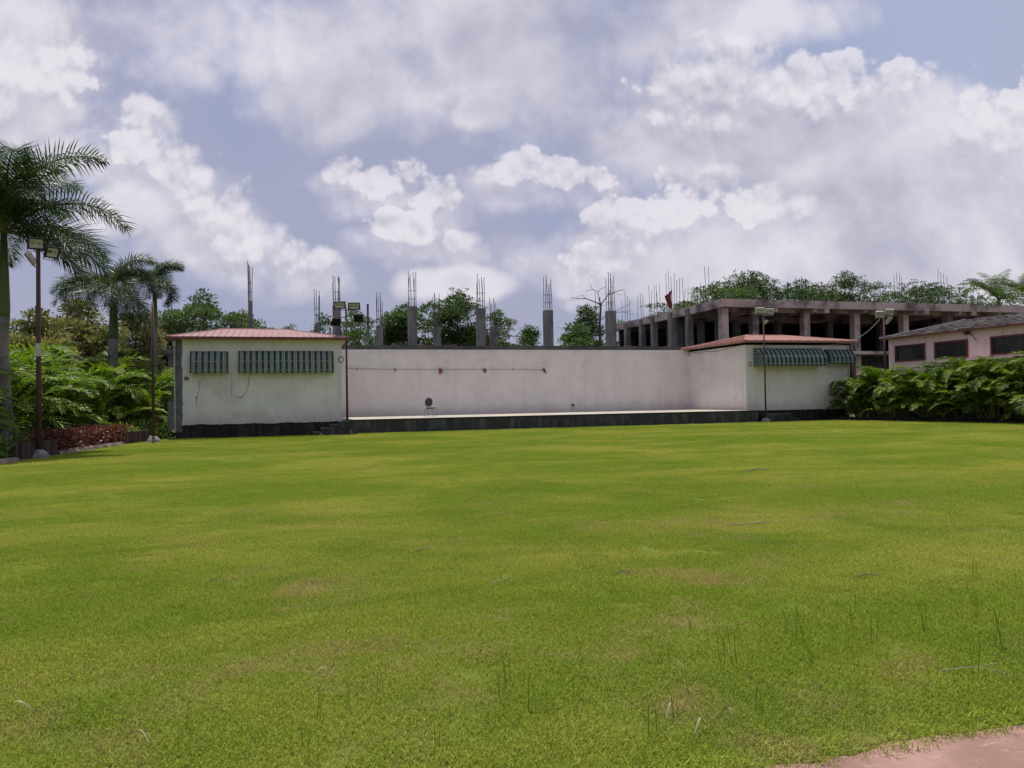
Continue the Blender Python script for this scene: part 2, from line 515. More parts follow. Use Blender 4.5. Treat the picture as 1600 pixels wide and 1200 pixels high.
def lawnmat(name, blades, var=0.45):
    m = bpy.data.materials.new(name)
    m.use_nodes = True
    t = NT(m.node_tree); t.n.clear()
    g = t.new('ShaderNodeNewGeometry')
    c = lawncol(t, g.outputs['Position'], blades)
    b = t.new('ShaderNodeBsdfPrincipled'); out = t.new('ShaderNodeOutputMaterial')
    b.inputs['Specular IOR Level'].default_value = 0.04
    b.inputs['Roughness'].default_value = 0.7
    if blades:
        f = t.ramp(g.outputs['Random Per Island'], 0, 1, 1 - var, 1 + var, smooth=False)
        cb = t.new('ShaderNodeCombineColor')
        for i in range(3):
            t.put(cb.inputs[i], f)
        c = t.mix(1.0, c, cb.outputs[0], 'MULTIPLY')
        straw = t.ramp(g.outputs['Random Per Island'], 0.93, 0.96, 0, 0.7 if var > .3 else 0.25)
        c = t.mix(straw, c, (0.42, 0.37, 0.18))
        t.put(b.inputs['Base Color'], c)
        tr = t.new('ShaderNodeBsdfTranslucent'); t.put(tr.inputs[0], c)
        mx = t.new('ShaderNodeMixShader'); mx.inputs[0].default_value = 0.35
        t.l.new(b.outputs[0], mx.inputs[1]); t.l.new(tr.outputs[0], mx.inputs[2]); t.l.new(mx.outputs[0], out.inputs[0])
    else:
        n = t.noise(g.outputs['Position'], 60.0, 6.0, 0.75)
        c = t.mix(t.ramp(n, 0.35, 0.7, 0.55, 0), c, (0.04, 0.06, 0.012))
        t.put(b.inputs['Base Color'], c)
        bn = t.new('ShaderNodeBump'); bn.inputs['Strength'].default_value = 0.8; bn.inputs['Distance'].default_value = 0.03
        t.put(bn.inputs['Height'], n); t.l.new(bn.outputs[0], b.inputs['Normal'])
        t.l.new(b.outputs[0], out.inputs[0])
    M[name] = m


lawnmat('turf_base', False)
lawnmat('grass_blade', True)
lawnmat('grass_far', True, 0.16)
M['weed'] = mat('weed_stem', (0.10, 0.16, 0.016), (0.17, 0.24, 0.03), 9, 0.9, island=0.5, transl=0.2, spec=0.02)
# lawn outline: ragged south edge on the path, kerb on the west
PATH_Y = 2.72
edge = []
x = -12.0
while x < 16:
    edge.append((x, PATH_Y + 0.05 * (noise.noise((x * 1.3, 0, 0))) + 0.05 * noise.noise((x * 5, 3, 0)) + 0.025 * noise.noise((x * 17, 5, 0)) , 0.004))
    x += 0.05
KERB = [(-8.1, 14.0), (-7.5, 23.0), (-7.42, 25.6), (-7.12, 27.9), (-6.3, 34.0), (-5.6, 37.0), (-5.0, 38.9)]
poly = edge + [(44, 2.8, 0.004), (44, 39.3, 0.004), (-5, 39.3, 0.004)] + [(a, b, 0.004) for a, b in reversed(KERB)] + [(-12, 8, 0.004)]
struct(MB().add(poly, [tuple(range(len(poly)))]).build('lawn', 'turf_base'))


def pathmat():
    m = mat('pink_path', (0.36, 0.215, 0.175), (0.25, 0.145, 0.115), 2.6, 0.9, detail=10, bump=0.35, bscale=40, world=True,
            extra=lambda t, v, c: t.mix(t.ramp(t.noise(t.vm('MULTIPLY', v, (4, 14, 1)), 1.6, 7.0, 0.75), 0.56, 0.70, 0, 0.75), c, (0.52, 0.40, 0.34)))
    return m


M['path'] = pathmat()
struct(MB().add([(-14, -3, 0.0), (30, -3, 0.0), (30, 2.9, 0.0), (-14, 2.9, 0.0)], [(0, 1, 2, 3)]).build('path', 'path'))
struct(MB().add([(-60, 6, -0.008), (-7.3, 6, -0.008), (-5, 39, -0.008), (-5, 60, -0.008), (-60, 60, -0.008)], [(0, 1, 2, 3, 4)]).build('planting_bed', 'soil'))
struct(MB().add([(-8.2, 39.5, 0.0), (-5.0, 39.5, 0.0), (-5.0, 75, 0.0), (-16, 75, 0.0), (-12, 47, 0.0)], [(0, 1, 2, 3, 4)]).build('pavement', 'paving'))

# ------------------------------------------------------------------ turf blades (scattered tuft mesh)


def tuft(name, size, nb, hmin, hmax, wd, seed, mk='grass_blade', lean=(0.2, 1.3)):
    rr = random.Random(seed)
    b = MB()
    for _ in range(nb):
        x, y = rr.uniform(-size, size), rr.uniform(-size, size)
        a = rr.uniform(0, 6.283); h = rr.uniform(hmin, hmax); le = h * rr.uniform(*lean)
        ww = wd * rr.uniform(0.6, 1.2)
        dx, dy = math.cos(a), math.sin(a)
        sx, sy = -dy * ww / 2, dx * ww / 2
        m1 = (x + dx * le * 0.35, y + dy * le * 0.35, h * 0.7)
        b.add([(x - sx, y - sy, -0.003), (x + sx, y + sy, -0.003), (m1[0] + sx * .8, m1[1] + sy * .8, m1[2]), (m1[0] - sx * .8, m1[1] - sy * .8, m1[2]),
               (x + dx * le, y + dy * le, h * 0.95)], [(0, 1, 2, 3), (3, 2, 4)])
    me = bpy.data.meshes.new(name)
    me.from_pydata(b.v, [], b.f)
    me.materials.append(M[mk])
    return bpy.data.objects.new(name, me)     # kept unlinked: only a source for the scatter


def scatter(name, polyv, src, density, smin, smax, seed):
    me = bpy.data.meshes.new(name)
    me.from_pydata(polyv, [], [tuple(range(len(polyv)))])
    o = bpy.data.objects.new(name, me)
    S.collection.objects.link(o)
    ng = bpy.data.node_groups.new(name, 'GeometryNodeTree')
    ng.interface.new_socket('Geometry', in_out='INPUT', socket_type='NodeSocketGeometry')
    ng.interface.new_socket('Geometry', in_out='OUTPUT', socket_type='NodeSocketGeometry')
    N = ng.nodes; L = ng.links
    gi = N.new('NodeGroupInput'); go = N.new('NodeGroupOutput')
    d = N.new('GeometryNodeDistributePointsOnFaces'); d.inputs['Density'].default_value = density; d.inputs['Seed'].default_value = seed
    oi = N.new('GeometryNodeObjectInfo'); oi.inputs['Object'].default_value = src; oi.inputs['As Instance'].default_value = True
    ip = N.new('GeometryNodeInstanceOnPoints')
    rv = N.new('FunctionNodeRandomValue'); rv.data_type = 'FLOAT_VECTOR'
    rv.inputs[0].default_value = (-0.05, -0.05, 0); rv.inputs[1].default_value = (0.05, 0.05, 6.283)
    rs = N.new('FunctionNodeRandomValue'); rs.data_type = 'FLOAT'
    rs.inputs[2].default_value = smin; rs.inputs[3].default_value = smax
    L.new(gi.outputs[0], d.inputs['Mesh']); L.new(d.outputs['Points'], ip.inputs['Points'])
    L.new(oi.outputs['Geometry'], ip.inputs['Instance'])
    L.new(rv.outputs[0], ip.inputs['Rotation']); L.new(rs.outputs[1], ip.inputs['Scale'])
    L.new(ip.outputs[0], go.inputs[0])
    md = o.modifiers.new('scatter', 'NODES'); md.node_group = ng
    return struct(o, 'stuff')


near_poly = [(p[0], p[1] + 0.03, 0.005) for p in edge if -3.6 < p[0] < 8.5] + [(9.5, 2.8, 0.005), (19, 11.5, 0.005), (-8, 11.5, 0.005)]
scatter('grass', near_poly, tuft('tuft_near', 0.14, 270, 0.008, 0.025, 0.0030, 1), 100, 0.7, 1.25, 3)
scatter('grass', [(-8.3, 11.5, 0.005), (21, 11.5, 0.005), (33, 22, 0.005), (-7.2, 22, 0.005)], tuft('tuft_mid', 0.28, 260, 0.008, 0.024, 0.007, 2, 'grass_far'), 34, 0.8, 1.2, 4)
scatter('grass', [(-7.2, 22, 0.005), (44, 22, 0.005), (44, 38.3, 0.005), (-5.2, 38.3, 0.005), (-7.0, 27.9, 0.005)], tuft('tuft_far', 0.5, 300, 0.008, 0.024, 0.012, 5, 'grass_far'), 10.0, 0.8, 1.2, 5)
# untidy rim of long runners hanging onto the path
scatter('grass', [(-1, 2.69, 0.006), (8, 2.69, 0.006), (8, 2.82, 0.006), (-1, 2.82, 0.006)], tuft('tuft_edge', 0.05, 34, 0.006, 0.028, 0.0035, 6, lean=(0.8, 3.2)), 170, 0.4, 1.5, 8)
# tall thin weed stalks near the path
scatter('grass', [(-2.2, 3.0, 0.006), (5.5, 3.0, 0.006), (5.5, 5.0, 0.006), (-1.8, 3.6, 0.006)], tuft('weed_stalk', 0.03, 3, 0.10, 0.20, 0.005, 9, 'weed'), 5, 0.5, 1.3, 11)
scatter('grass', [(1.6, 3.2, 0.006), (4.2, 3.4, 0.006), (5.0, 4.6, 0.006), (1.8, 4.4, 0.006)], tuft('weed_tall', 0.05, 4, 0.20, 0.36, 0.006, 19, 'weed'), 4, 0.5, 1.2, 12)

# ------------------------------------------------------------------ left building
YF = 38.6
t = thing('booth_building', 'white plastered booth with pink hip roof left of the stage, on a black plinth', 'building', (-4.9, YF, 0))
ox = -4.9
# ragged lower plaster edge over the plinth
b = MB()
n = 160
xs = [0.28 + (7.6 - 0.28) * i / n for i in range(n + 1)]
vs = []; fs = []
for i, xx in enumerate(xs):
    r = 0.63 + 0.035 * noise.noise((xx * 1.3, 0, 4)) + 0.035 * noise.noise((xx * 9, 1, 4)) + .02 * noise.noise((xx * 23, 1, 4))
    vs += [(xx, 0, r), (xx, 0, 4.62)]
for i in range(n):
    fs.append((2 * i, 2 * i + 2, 2 * i + 3, 2 * i + 1))
b.add(vs, fs)
b.box(7.44, 7.6, 0.004, 7.0, 0.66, 4.62)
b.box(0, 7.44, 6.8, 7.0, 0.5, 4.62)
b.box(0.0, 0.15, 0.2, 6.8, 0.5, 4.62)
b.build('wall', 'plaster_grey', t)
b = MB(); vs = []; fs = []
for i in range(31):
    z = 0.55 + (4.6 - 0.55) * i / 30
    vs += [(0, -0.012, z), (0.34 + 0.06 * noise.noise((0, z * 2.1, 7)) + 0.03 * noise.noise((0, z * 7, 2)), -0.012, z)]
for i in range(30):
    fs.append((2 * i, 2 * i + 1, 2 * i + 3, 2 * i + 2))
b.add(vs, fs); b.box(-0.01, 0.3, 0.003, 0.5, 0.3, 4.6)
b.build('cement_band', 'cement', t)
b = MB()
for i in range(52):
    x0 = 0.02 + i * 0.146
    b.box(x0, x0 + 0.125, 0.03 + rnd(0, .03), 0.12, 0.0, 0.66 + rnd(-.02, .02))
b.box(0.02, 7.6, 0.13, 6.9, -0.01, 0.6)
b.build('plinth', 'black_slat', t)


def hip(t, x0, x1, y0, y1, ze, ridge, name_f='fascia', ribs=True, fh=0.13, step=0.30, rm='roof_pink'):
    (rx0, rx1, ry, rz) = ridge
    b = MB()
    c = [(x0, y0, ze), (x1, y0, ze), (x1, y1, ze), (x0, y1, ze), (rx0, ry, rz), (rx1, ry, rz)]
    b.add(c, [(0, 1, 5, 4), (1, 2, 5), (2, 3, 4, 5), (3, 0, 4)])
    if ribs:
        def rib(p, q, ax):
            w2 = 0.022; h = 0.035
            a = Vector((w2, 0, 0)) if ax == 'x' else Vector((0, w2, 0))
            up = Vector((0, 0, h)); p = Vector(p); q = Vector(q); dn = Vector((0, 0, 0.01))
            b.add([p - a - dn, p + a - dn, p + a * .6 + up, p - a * .6 + up, q - a - dn, q + a - dn, q + a * .6 + up, q - a * .6 + up],
                  [(0, 1, 2, 3), (1, 5, 6, 2), (3, 2, 6, 7), (0, 3, 7, 4), (4, 7, 6, 5)])
        x = x0 + step * 0.5
        while x < x1 - .05:
            for (ye, s) in ((y0, 1), (y1, -1)):
                f = min(1.0, (x - x0) / (rx0 - x0), (x1 - x) / (x1 - rx1))
                rib((x, ye, ze), (x, ye + (ry - ye) * f, ze + (rz - ze) * f), 'x')
            x += step
        y = y0 + step * 0.5
        while y < y1 - .05:
            f = min(1.0, (y - y0) / (ry - y0), (y1 - y) / (y1 - ry))
            rib((x0, y, ze), (x0 + (rx0 - x0) * f, y, ze + (rz - ze) * f), 'y')
            rib((x1, y, ze), (x1 + (rx1 - x1) * f, y, ze + (rz - ze) * f), 'y')
            y += step
        for a_, c_ in ((0, 4), (3, 4), (1, 5), (2, 5), (4, 5)):
            b.tube([c[a_], c[c_]], 0.05, 6)
    b.build('roof', rm, t)
    b = MB()
    b.box(x0, x1, y0 - 0.03, y0 + 0.02, ze - fh, ze + 0.01)
    b.box(x0, x1, y1 - 0.02, y1 + 0.03, ze - fh, ze + 0.01)
    b.box(x0 - 0.03, x0 + .003, y0 - 0.03, y1 + 0.03, ze - fh - .002, ze + 0.012)
    b.box(x1 - .003, x1 + 0.03, y0 - 0.03, y1 + 0.03, ze - fh - .002, ze + 0.012)
    b.build('fascia', name_f, t)
    MB().box(x0 + 0.03, x1 - 0.03, y0 + 0.03, y1 - 0.03, ze - fh + .03, ze - fh + .05).build('soffit', 'soffit', t)


hip(t, -0.32, 7.95, -0.42, 7.3, 4.72, (1.95, 5.05, 3.0, 5.40))
b = MB()
b.tube([(0.02, -0.07, 4.5), (0.02, -0.07, 0.3)], 0.035, 8); b.box(-0.05, 0.09, -0.14, -0.02, 4.3, 4.55)
b.build('downpipe', 'pale_plastic', t)
bevel(MB().box(-0.28, 0.0, -0.1, 0.18, 0.42, 1.72).build('meter_box', 'cement', t), .01)
MB().box(0.42, 0.62, -0.03, 0.0, 2.72, 2.88).build('vent_plate', 'cement', t)
b = MB()
b.tube([(2.5, -.015, 3.0), (2.52, -.015, 2.5), (2.48, -.015, 1.95)], 0.007, 4)
b.build('cable', 'brown_wire', t); b = MB()
b.tube([(3.3, -.015, 3.0), (3.27, -.02, 2.5), (3.1, -.03, 2.05), (2.95, -.02, 1.88), (2.82, -.02, 1.86), (2.75, -.02, 1.93)], 0.009, 4)
b.build('cable', 'brown_wire', t); b = MB()
b.tube([(1.12, -.015, 2.7), (1.05, -.015, 2.2), (0.96, -.02, 1.9), (0.95, -.02, 1.5)], 0.008, 4)
b.tube([(0.96 + .03 * math.cos(a), -.03, 1.9 + .03 * math.sin(a)) for a in (0, 1, 2, 3, 4, 5, 6)], 0.012, 4)
b.build('cable', 'brown_wire', t)
b = MB()
for k in range(3):
    r0 = .10 + .012 * k
    b.tube([(7.58 + r0 * math.cos(a * .5), -.03 - .01 * k, 3.67 + r0 * 1.25 * math.sin(a * .5)) for a in range(14)], 0.009, 4)
b.build('cable_coil', 'brown_wire', t)


# ---------------- striped awnings
def stripe_mat(name, period, dark, light, mid, fdark, ax=0):
    def ex(t, vec, c):
        sp = t.new('ShaderNodeSeparateXYZ'); t.put(sp.inputs[0], vec)
        if ax == 0:
            q = sp.outputs[0]
        else:
            q = t.vm('LENGTH', t.vm('MULTIPLY', vec, (0, 1, 1)), out=1)
        f = t.math('FRACT', t.math('DIVIDE', t.math('ADD', q, 50.0), period))
        isd = t.math('LESS_THAN', f, fdark)
        c2 = t.mix(isd, light, dark)
        line = t.math('MULTIPLY', t.math('GREATER_THAN', f, fdark + (1 - fdark) * .42), t.math('LESS_THAN', f, fdark + (1 - fdark) * .58))
        c2 = t.mix(line, c2, mid)
        dn = t.noise(t.vm('MULTIPLY', vec, (1, 1, .4)), 3.0, 6.0, 0.7)
        return t.mix(t.ramp(dn, 0.45, 0.75, 0, 0.5), c2, (0.10, 0.10, 0.085))
    M[name] = mat(name, (1, 1, 1), None, rough=0.85, extra=ex, transl=0.15)


stripe_mat('awning_green_cream', 0.27, (0.030, 0.064, 0.058), (0.33, 0.335, 0.30), (0.11, 0.14, 0.125), 0.46)
stripe_mat('awning_green_cream_side', 0.2, (0.022, 0.085, 0.075), (0.42, 0.43, 0.36), (0.09, 0.16, 0.13), 0.42, 1)
stripe_mat('awning_dark_green', 0.30, (0.016, 0.040, 0.034), (0.21, 0.255, 0.225), (0.12, 0.17, 0.15), 0.5)
stripe_mat('awning_dark_green_side', 0.16, (0.016, 0.055, 0.045), (0.17, 0.25, 0.21), (0.12, 0.2, 0.17), 0.48, 1)


def awning(x0, x1, zt, zb, y, depth, m, label, full=True):
    w_, h = x1 - x0, zt - zb
    t = thing('window_awning', label, 'awning', (x0, y, zb), 0, 'striped awnings on the booths')
    b = MB()
    prof = []
    hc = h * 0.80          # curved part, then a straight valance
    for i in range(11):
        a = math.pi / 2 * i / 10
        prof.append((-depth * math.sin(a), h - hc + hc * math.cos(a)))
    prof.append((-depth - .005, 0.0))
    nx = max(8, int(w_ / 0.06)); vs = []; fs = []
    for i in range(nx + 1):
        xx = w_ * i / nx
        for k, (py, pz) in enumerate(prof):
            # cloth sags a little between the hoops
            sag = 0.012 * math.sin(xx * 9 + k) if 0 < k < 11 else 0
            zz = pz if k < 11 else -0.02 + 0.03 * abs(math.sin(xx * math.pi / 0.135 / 2))
            vs.append((xx, py + sag, zz))
    K = len(prof)
    for i in range(nx):
        for k in range(K - 1):
            fs.append((i * K + k, i * K + k + 1, (i + 1) * K + k + 1, (i + 1) * K + k))
    b.add(vs, fs)
    b.build('canopy', m, t, smooth=True)
    for xx in (0.0, w_):
        c = [(xx, 0, 0)] + [(xx, py, max(pz, 0)) for py, pz in prof]
        MB().add(c, [tuple(range(len(c)))]).build('side_panel', m + '_side', t)
    b = MB()
    for f in (0.52, 0.12):
        k = min(range(len(prof)), key=lambda i: abs(prof[i][1] - h * f))
        py = prof[k][0] - 0.02
        b.tube([(-.01, py, h * f), (w_ + .01, py, h * f)], 0.013, 6)
        for xx in (-.01, w_ + .01):
            b.tube([(xx, py, h * f), (xx, 0, h * f)], 0.012, 6)
    b.build('frame_bar', 'metal_edge', t)
    return t


awning(-4.19, -2.54, 4.07, 3.03, YF, 0.42, 'awning_green_cream', 'short green and cream striped awning, left of two on the left booth')
awning(-2.07, 2.30, 4.09, 3.02, YF, 0.42, 'awning_green_cream', 'long green and cream striped awning on the left booth front')

# ------------------------------------------------------------------ stage
t = thing('stage', 'long raised stage with black granite front and cream deck', 'stage', (2.7, 38.65, 0))
SW = 23.6
MB().box(0.0, SW, 0, 7.7, -0.01, 0.64).build('granite_front', 'granite', t)
MB().box(0.0, SW, 0.06, 7.7, 0.642, 0.70).build('deck', 'deck', t)
MB().box(0.0, SW, -0.02, 0.058, 0.62, 0.695).build('edge_trim', 'black_edge', t)
for i in range(1, 20):
    MB().box(i * 1.22, i * 1.22 + .008, -0.004, -.0005, 0.0, 0.62).build('joint', 'black_edge', t)
# steps at the left end
t = thing('stone_steps', 'small dark stone steps at the left end of the stage', 'steps', (1.3, 37.3, 0))
for i, (x0, z) in enumerate(((0.0, 0.14), (0.35, 0.32), (0.78, 0.48), (1.15, 0.62))):
    x1 = (0.35, 0.78, 1.15, 1.72)[i]
    MB().box(x0, x1 + .0, 0.45 + .03 * i, 1.32, -0.01, z).build('riser', 'granite', t)
    MB().box(x0 - .03, x1 + .02, 0.43 + .03 * i, 1.33, z + .002, z + 0.04).build('tread', 'step_top', t)

# ------------------------------------------------------------------ back wall
YB = 46.3
t = thing('back_wall', 'long white plastered wall behind the stage', 'wall', (2.7, YB, 0))
MB().box(0.0, 23.6, 0, 0.22, 0.69, 4.70).build('wall', 'plaster', t)
b = MB(); b.box(0.0, 23.6, -0.03, 0.2, 4.52, 4.60)
b.build('cornice', 'plaster', t)

# ------------------------------------------------------------------ right booth
t = thing('booth_building', 'white plastered booth with salmon hip roof at the right end of the stage', 'building', (26.1, 39.5, 0))
b = MB()
b.box(0, 7.35, 0, 0.2, 0.66, 4.55)
b.box(0, 0.2, 0.2, 6.8, 0.70, 4.55)
b.box(7.15, 7.35, 0.2, 6.8, 0.5, 4.55)
b.box(0.2, 7.15, 6.6, 6.8, 0.5, 4.55)
b.build('wall', 'plaster', t)
b = MB()
for i in range(50):
    x0 = 0.02 + i * 0.146
    b.box(x0, x0 + 0.125, 0.03 + rnd(0, .03), 0.12, 0.0, 0.66 + rnd(-.02, .01))
b.box(0.02, 7.35, 0.13, 7.15, -0.01, 0.6)
b.build('plinth', 'black_slat', t)
hip(t, -0.32, 7.65, -0.42, 7.1, 4.80, (2.3, 5.0, 3.3, 5.42), 'fascia_pink', True, 0.12, 0.6, 'roof_salmon')
b = MB(); b.tube([(-.09, 6.55, 4.6), (-.09, 6.55, 4.3)], 0.06, 8)
b.build('rain_spout', 'pale_plastic', t); b = MB()
b.tube([(7.2, -.06, 4.5), (7.2, -.06, 0.6)], 0.04, 8)
b.build('downpipe', 'pale_plastic', t)
b = MB(); b.tube([(-.05, 6.5, 4.50), (-.06, 5.0, 4.38), (-.06, 4.4, 4.46), (-.06, 2.8, 4.36), (-.06, 1.4, 4.5), (-.06, .1, 4.6)], 0.012, 4)
b.build('cable', 'wire', t)
b = MB()
b.tube([(0.28 + .09 * math.cos(a * .6), -.03, 3.42 + .12 * math.sin(a * .6)) for a in range(11)], 0.02, 5)
b.build('cable_coil', 'brown_wire', t)
b = MB()
b.add([(4.1, -.012, 2.6), (4.3, -.012, 2.55), (4.35, -.012, 2.7)], [(0, 1, 2)])
# low black blocks in front of the plinth
t2 = thing('stone_steps', 'low black stone steps beside the lamp post at the right booth', 'steps', (26.7, 38.7, 0))
MB().box(0.3, 1.9, 0.1, 0.8, -0.01, 0.42).build('riser', 'granite', t2)
MB().box(0.28, 1.92, 0.08, 0.79, 0.422, 0.46).build('tread', 'step_top', t2)
MB().box(1.9, 2.6, 0.25, 0.8, -0.01, 0.2).build('riser', 'granite', t2)
p = hy(1177, 547, 39.5); q = hy(1279, 574, 39.5)
awning(p.x, hy(1279, 574, 39.5).x, 4.36, 3.26, 39.5, 0.8, 'awning_dark_green', 'long dark green striped awning on the right booth front')
awning(hy(1288, 574, 39.5).x, hy(1326, 574, 39.5).x, 4.30, 3.40, 39.5, 0.66, 'awning_dark_green', 'short dark green striped awning on the right booth above the hedge')

# ------------------------------------------------------------------ wire with cloth knots along the back wall
t = thing('string_line', 'thin sagging string with faded orange cloth knots across the back wall', 'string', (0, 0, 0))
pts = []
for (px, py) in ((540, 575), (560, 576.5), (617, 577), (687, 577.5), (757, 577), (805, 577), (850, 578)):
    pts.append(hy(px, py, YB - .05))
MB().tube(pts, 0.010, 4).build('string', 'brown_wire', t)
for (px, sz, dk) in ((558, .10, 1), (618, .22, 1), (687, .42, 0), (757, .30, 0), (801, .1, 1), (850, .34, 0)):
    p = hy(px, 577, YB - .08)
    b = MB()
    rr = random.Random(px)
    q0 = Vector((0, 0, 0.06))
    for k in range(3):
        q1 = Vector((rr.uniform(-.3, .45) * sz, 0, -sz * rr.uniform(.35, .8)))
        b.tube([q0, (q0 + q1) / 2 + Vector((rr.uniform(-.04, .04), -.02, 0)), q1], [sz * .10, sz * .17, sz * .06], 6)
        if k == 0 and sz > .25:
            b.tube([q1, q1 + Vector((.03, 0, -sz * .35))], [sz * .12, sz * .05], 6)
    b.build('cloth_knot', 'twig' if dk else 'orange_cloth', t, loc=p)

# small things on the stage
t = thing('socket_post', 'small black socket on a short pipe at the foot of the back wall', 'socket', hy(895.5, 641, YB - .06))
MB().tube([(0, 0, 0), (0, 0, .30)], 0.02, 6).build('pipe', 'pale_plastic', t)
MB().box(-.07, .07, -.05, .03, .28, .40).build('socket_box', 'black_metal', t)
def lump(name, px, py, z, sx, sy, sz, m, label, cat, seed):
    p = hz(px, py, z)
    rr = random.Random(seed); b = MB(); vs = []; fs = []
    nu, nv = 10, 5
    for j in range(nv + 1):
        a = j / nv * math.pi / 2
        for i in range(nu):
            q = 6.283 * i / nu; r = math.cos(a) * (1 + rr.uniform(-.15, .15))
            vs.append((sx * r * math.cos(q), sy * r * math.sin(q), sz * math.sin(a) * (1 + rr.uniform(-.08, .08))))
    for j in range(nv):
        for i in range(nu):
            fs.append((j * nu + i, j * nu + (i + 1) % nu, (j + 1) * nu + (i + 1) % nu, (j + 1) * nu + i))
    b.add(vs, fs)
    return tag(b.build(name, m, None, True, p), label, cat)


lump('black_cloth', 551, 649.6, .70, .22, .12, .09, 'black_metal', 'crumpled black cloth on the deck beside the left lamp post', 'cloth', 1)
lump('black_cloth', 904, 642.3, .70, .20, .10, .08, 'black_metal', 'crumpled black cloth on the deck beside the small socket post', 'cloth', 2)
lump('stone', 502, 681, 0, .09, .08, .12, 'mound', 'small pale stone on the grass in front of the stage steps', 'stone', 3)
lump('stone', 526, 680.5, 0, .12, .06, .05, 'mound', 'flat pale stone between the stage steps and the lamp post', 'stone', 4)
lump('stone', 237, 689, 0, .3, .2, .22, 'mound', 'rough rock at the end of the planter by the left booth', 'stone', 5)

# ------------------------------------------------------------------ banquet chair
cp = hz(673, 650.8, .70)
t = thing('banquet_chair', 'lone banquet chair with round dark backrest on the stage deck', 'chair', cp, R(-32))
b = MB()      # rounded seat, y forward
def disc(b, cx, cy, z0, z1, rx, ry, n=20, pw=0.75):
    vs = []
    for z, k in ((z0, .96), (z1 - .015, 1.0), (z1, .93)):
        for i in range(n):
            a = 6.283 * i / n
            ca, sa = math.cos(a), math.sin(a)
            vs.append((cx + rx * k * math.copysign(abs(ca) ** pw, ca), cy + ry * k * math.copysign(abs(sa) ** pw, sa), z))
    fs = [tuple(range(n))[::-1], tuple(range(2 * n, 3 * n))]
    for j in range(2):
        for i in range(n):
            fs.append((j * n + i, j * n + (i + 1) % n, (j + 1) * n + (i + 1) % n, (j + 1) * n + i))
    b.add(vs, fs)
disc(b, 0, 0, .455, .51, .24, .24)
b.build('seat', 'seat_pad', t, True)
b = MB(); disc(b, 0, 0, .40, .454, .225, .225)
b.build('seat_underside', 'black_metal', t, True)  # black disc: the dark underside of the pale seat put in as colour
t.scale = (1.12, 1.12, 1.08)
b = MB(); disc(b, 0, 0, 0, .05, .20, .235, 22, .9)
o = b.build('backrest', 'upholstery', t, True)
o.location = (0, -.21, .735); o.rotation_euler = (R(84), 0, 0)
for sx, sy in ((-1, -1), (1, -1), (-1, 1), (1, 1)):
    b = MB()
    b.tube([(sx * .17, sy * .17, .45), (sx * .20, sy * .19, .40), (sx * .235, sy * .225, 0)], 0.016, 8)
    b.build('leg', 'chrome', t)
b = MB()
for sx in (-1, 1):
    b.tube([(sx * .14, -.17, .45), (sx * .15, -.21, .56)], 0.012, 8)
b.tube([(-.21, -.2, .3), (.21, -.2, .3)], 0.008, 6)
b.build('back_frame', 'chrome', t)


# ------------------------------------------------------------------ lamp posts
def flood(parent, pos, rz, tilt, w_, h_, front=True, hm='black_metal'):
    o = bpy.data.objects.new('floodlight', None)
    b = MB()
    d = 0.07
    b.box(-w_ / 2, w_ / 2, 0.0, d, -h_ / 2, h_ / 2)
    for k in range(7):                       # cooling fins on the back
        x = -w_ / 2 + w_ * (k + .5) / 7
        b.box(x - .006, x + .006, d, d + .05, -h_ * .4, h_ * .4)
    f = .042                                   # rim standing proud of the glass
    b.box(-w_ / 2, w_ / 2, -.025, -.001, h_ / 2 - f, h_ / 2); b.box(-w_ / 2, w_ / 2, -.025, -.001, -h_ / 2, -h_ / 2 + f)
    b.box(-w_ / 2, -w_ / 2 + f, -.025, -.001, -h_ / 2 + f, h_ / 2 - f); b.box(w_ / 2 - f, w_ / 2, -.025, -.001, -h_ / 2 + f, h_ / 2 - f)
    ho = b.build('floodlight', hm, parent)
    ho.location = pos; ho.rotation_euler = (R(tilt), 0, rz)
    b = MB()
    b.box(-w_ / 2 + f, w_ / 2 - f, -.006, -.002, -h_ / 2 + f, h_ / 2 - f)
    b.build('reflector', 'lamp_glass', ho)
    b = MB()
    for sx in (-1, 1):
        b.box(sx * w_ * .17 - w_ * .11, sx * w_ * .17 + w_ * .11, -.012, -.008, -h_ * .10, h_ * .22)
    b.build('led_chip', 'lamp_chip', ho)
    b = MB()
    for sx in (-1, 1):
        b.box(sx * (w_ / 2 + .012) - .006, sx * (w_ / 2 + .012) + .006, 0.0, .035, -h_ / 2 - .06, .02)
    b.box(-w_ / 2 - .018, w_ / 2 + .018, 0, .035, -h_ / 2 - .072, -h_ / 2 - .062)
    b.build('bracket', hm, ho)
    return ho


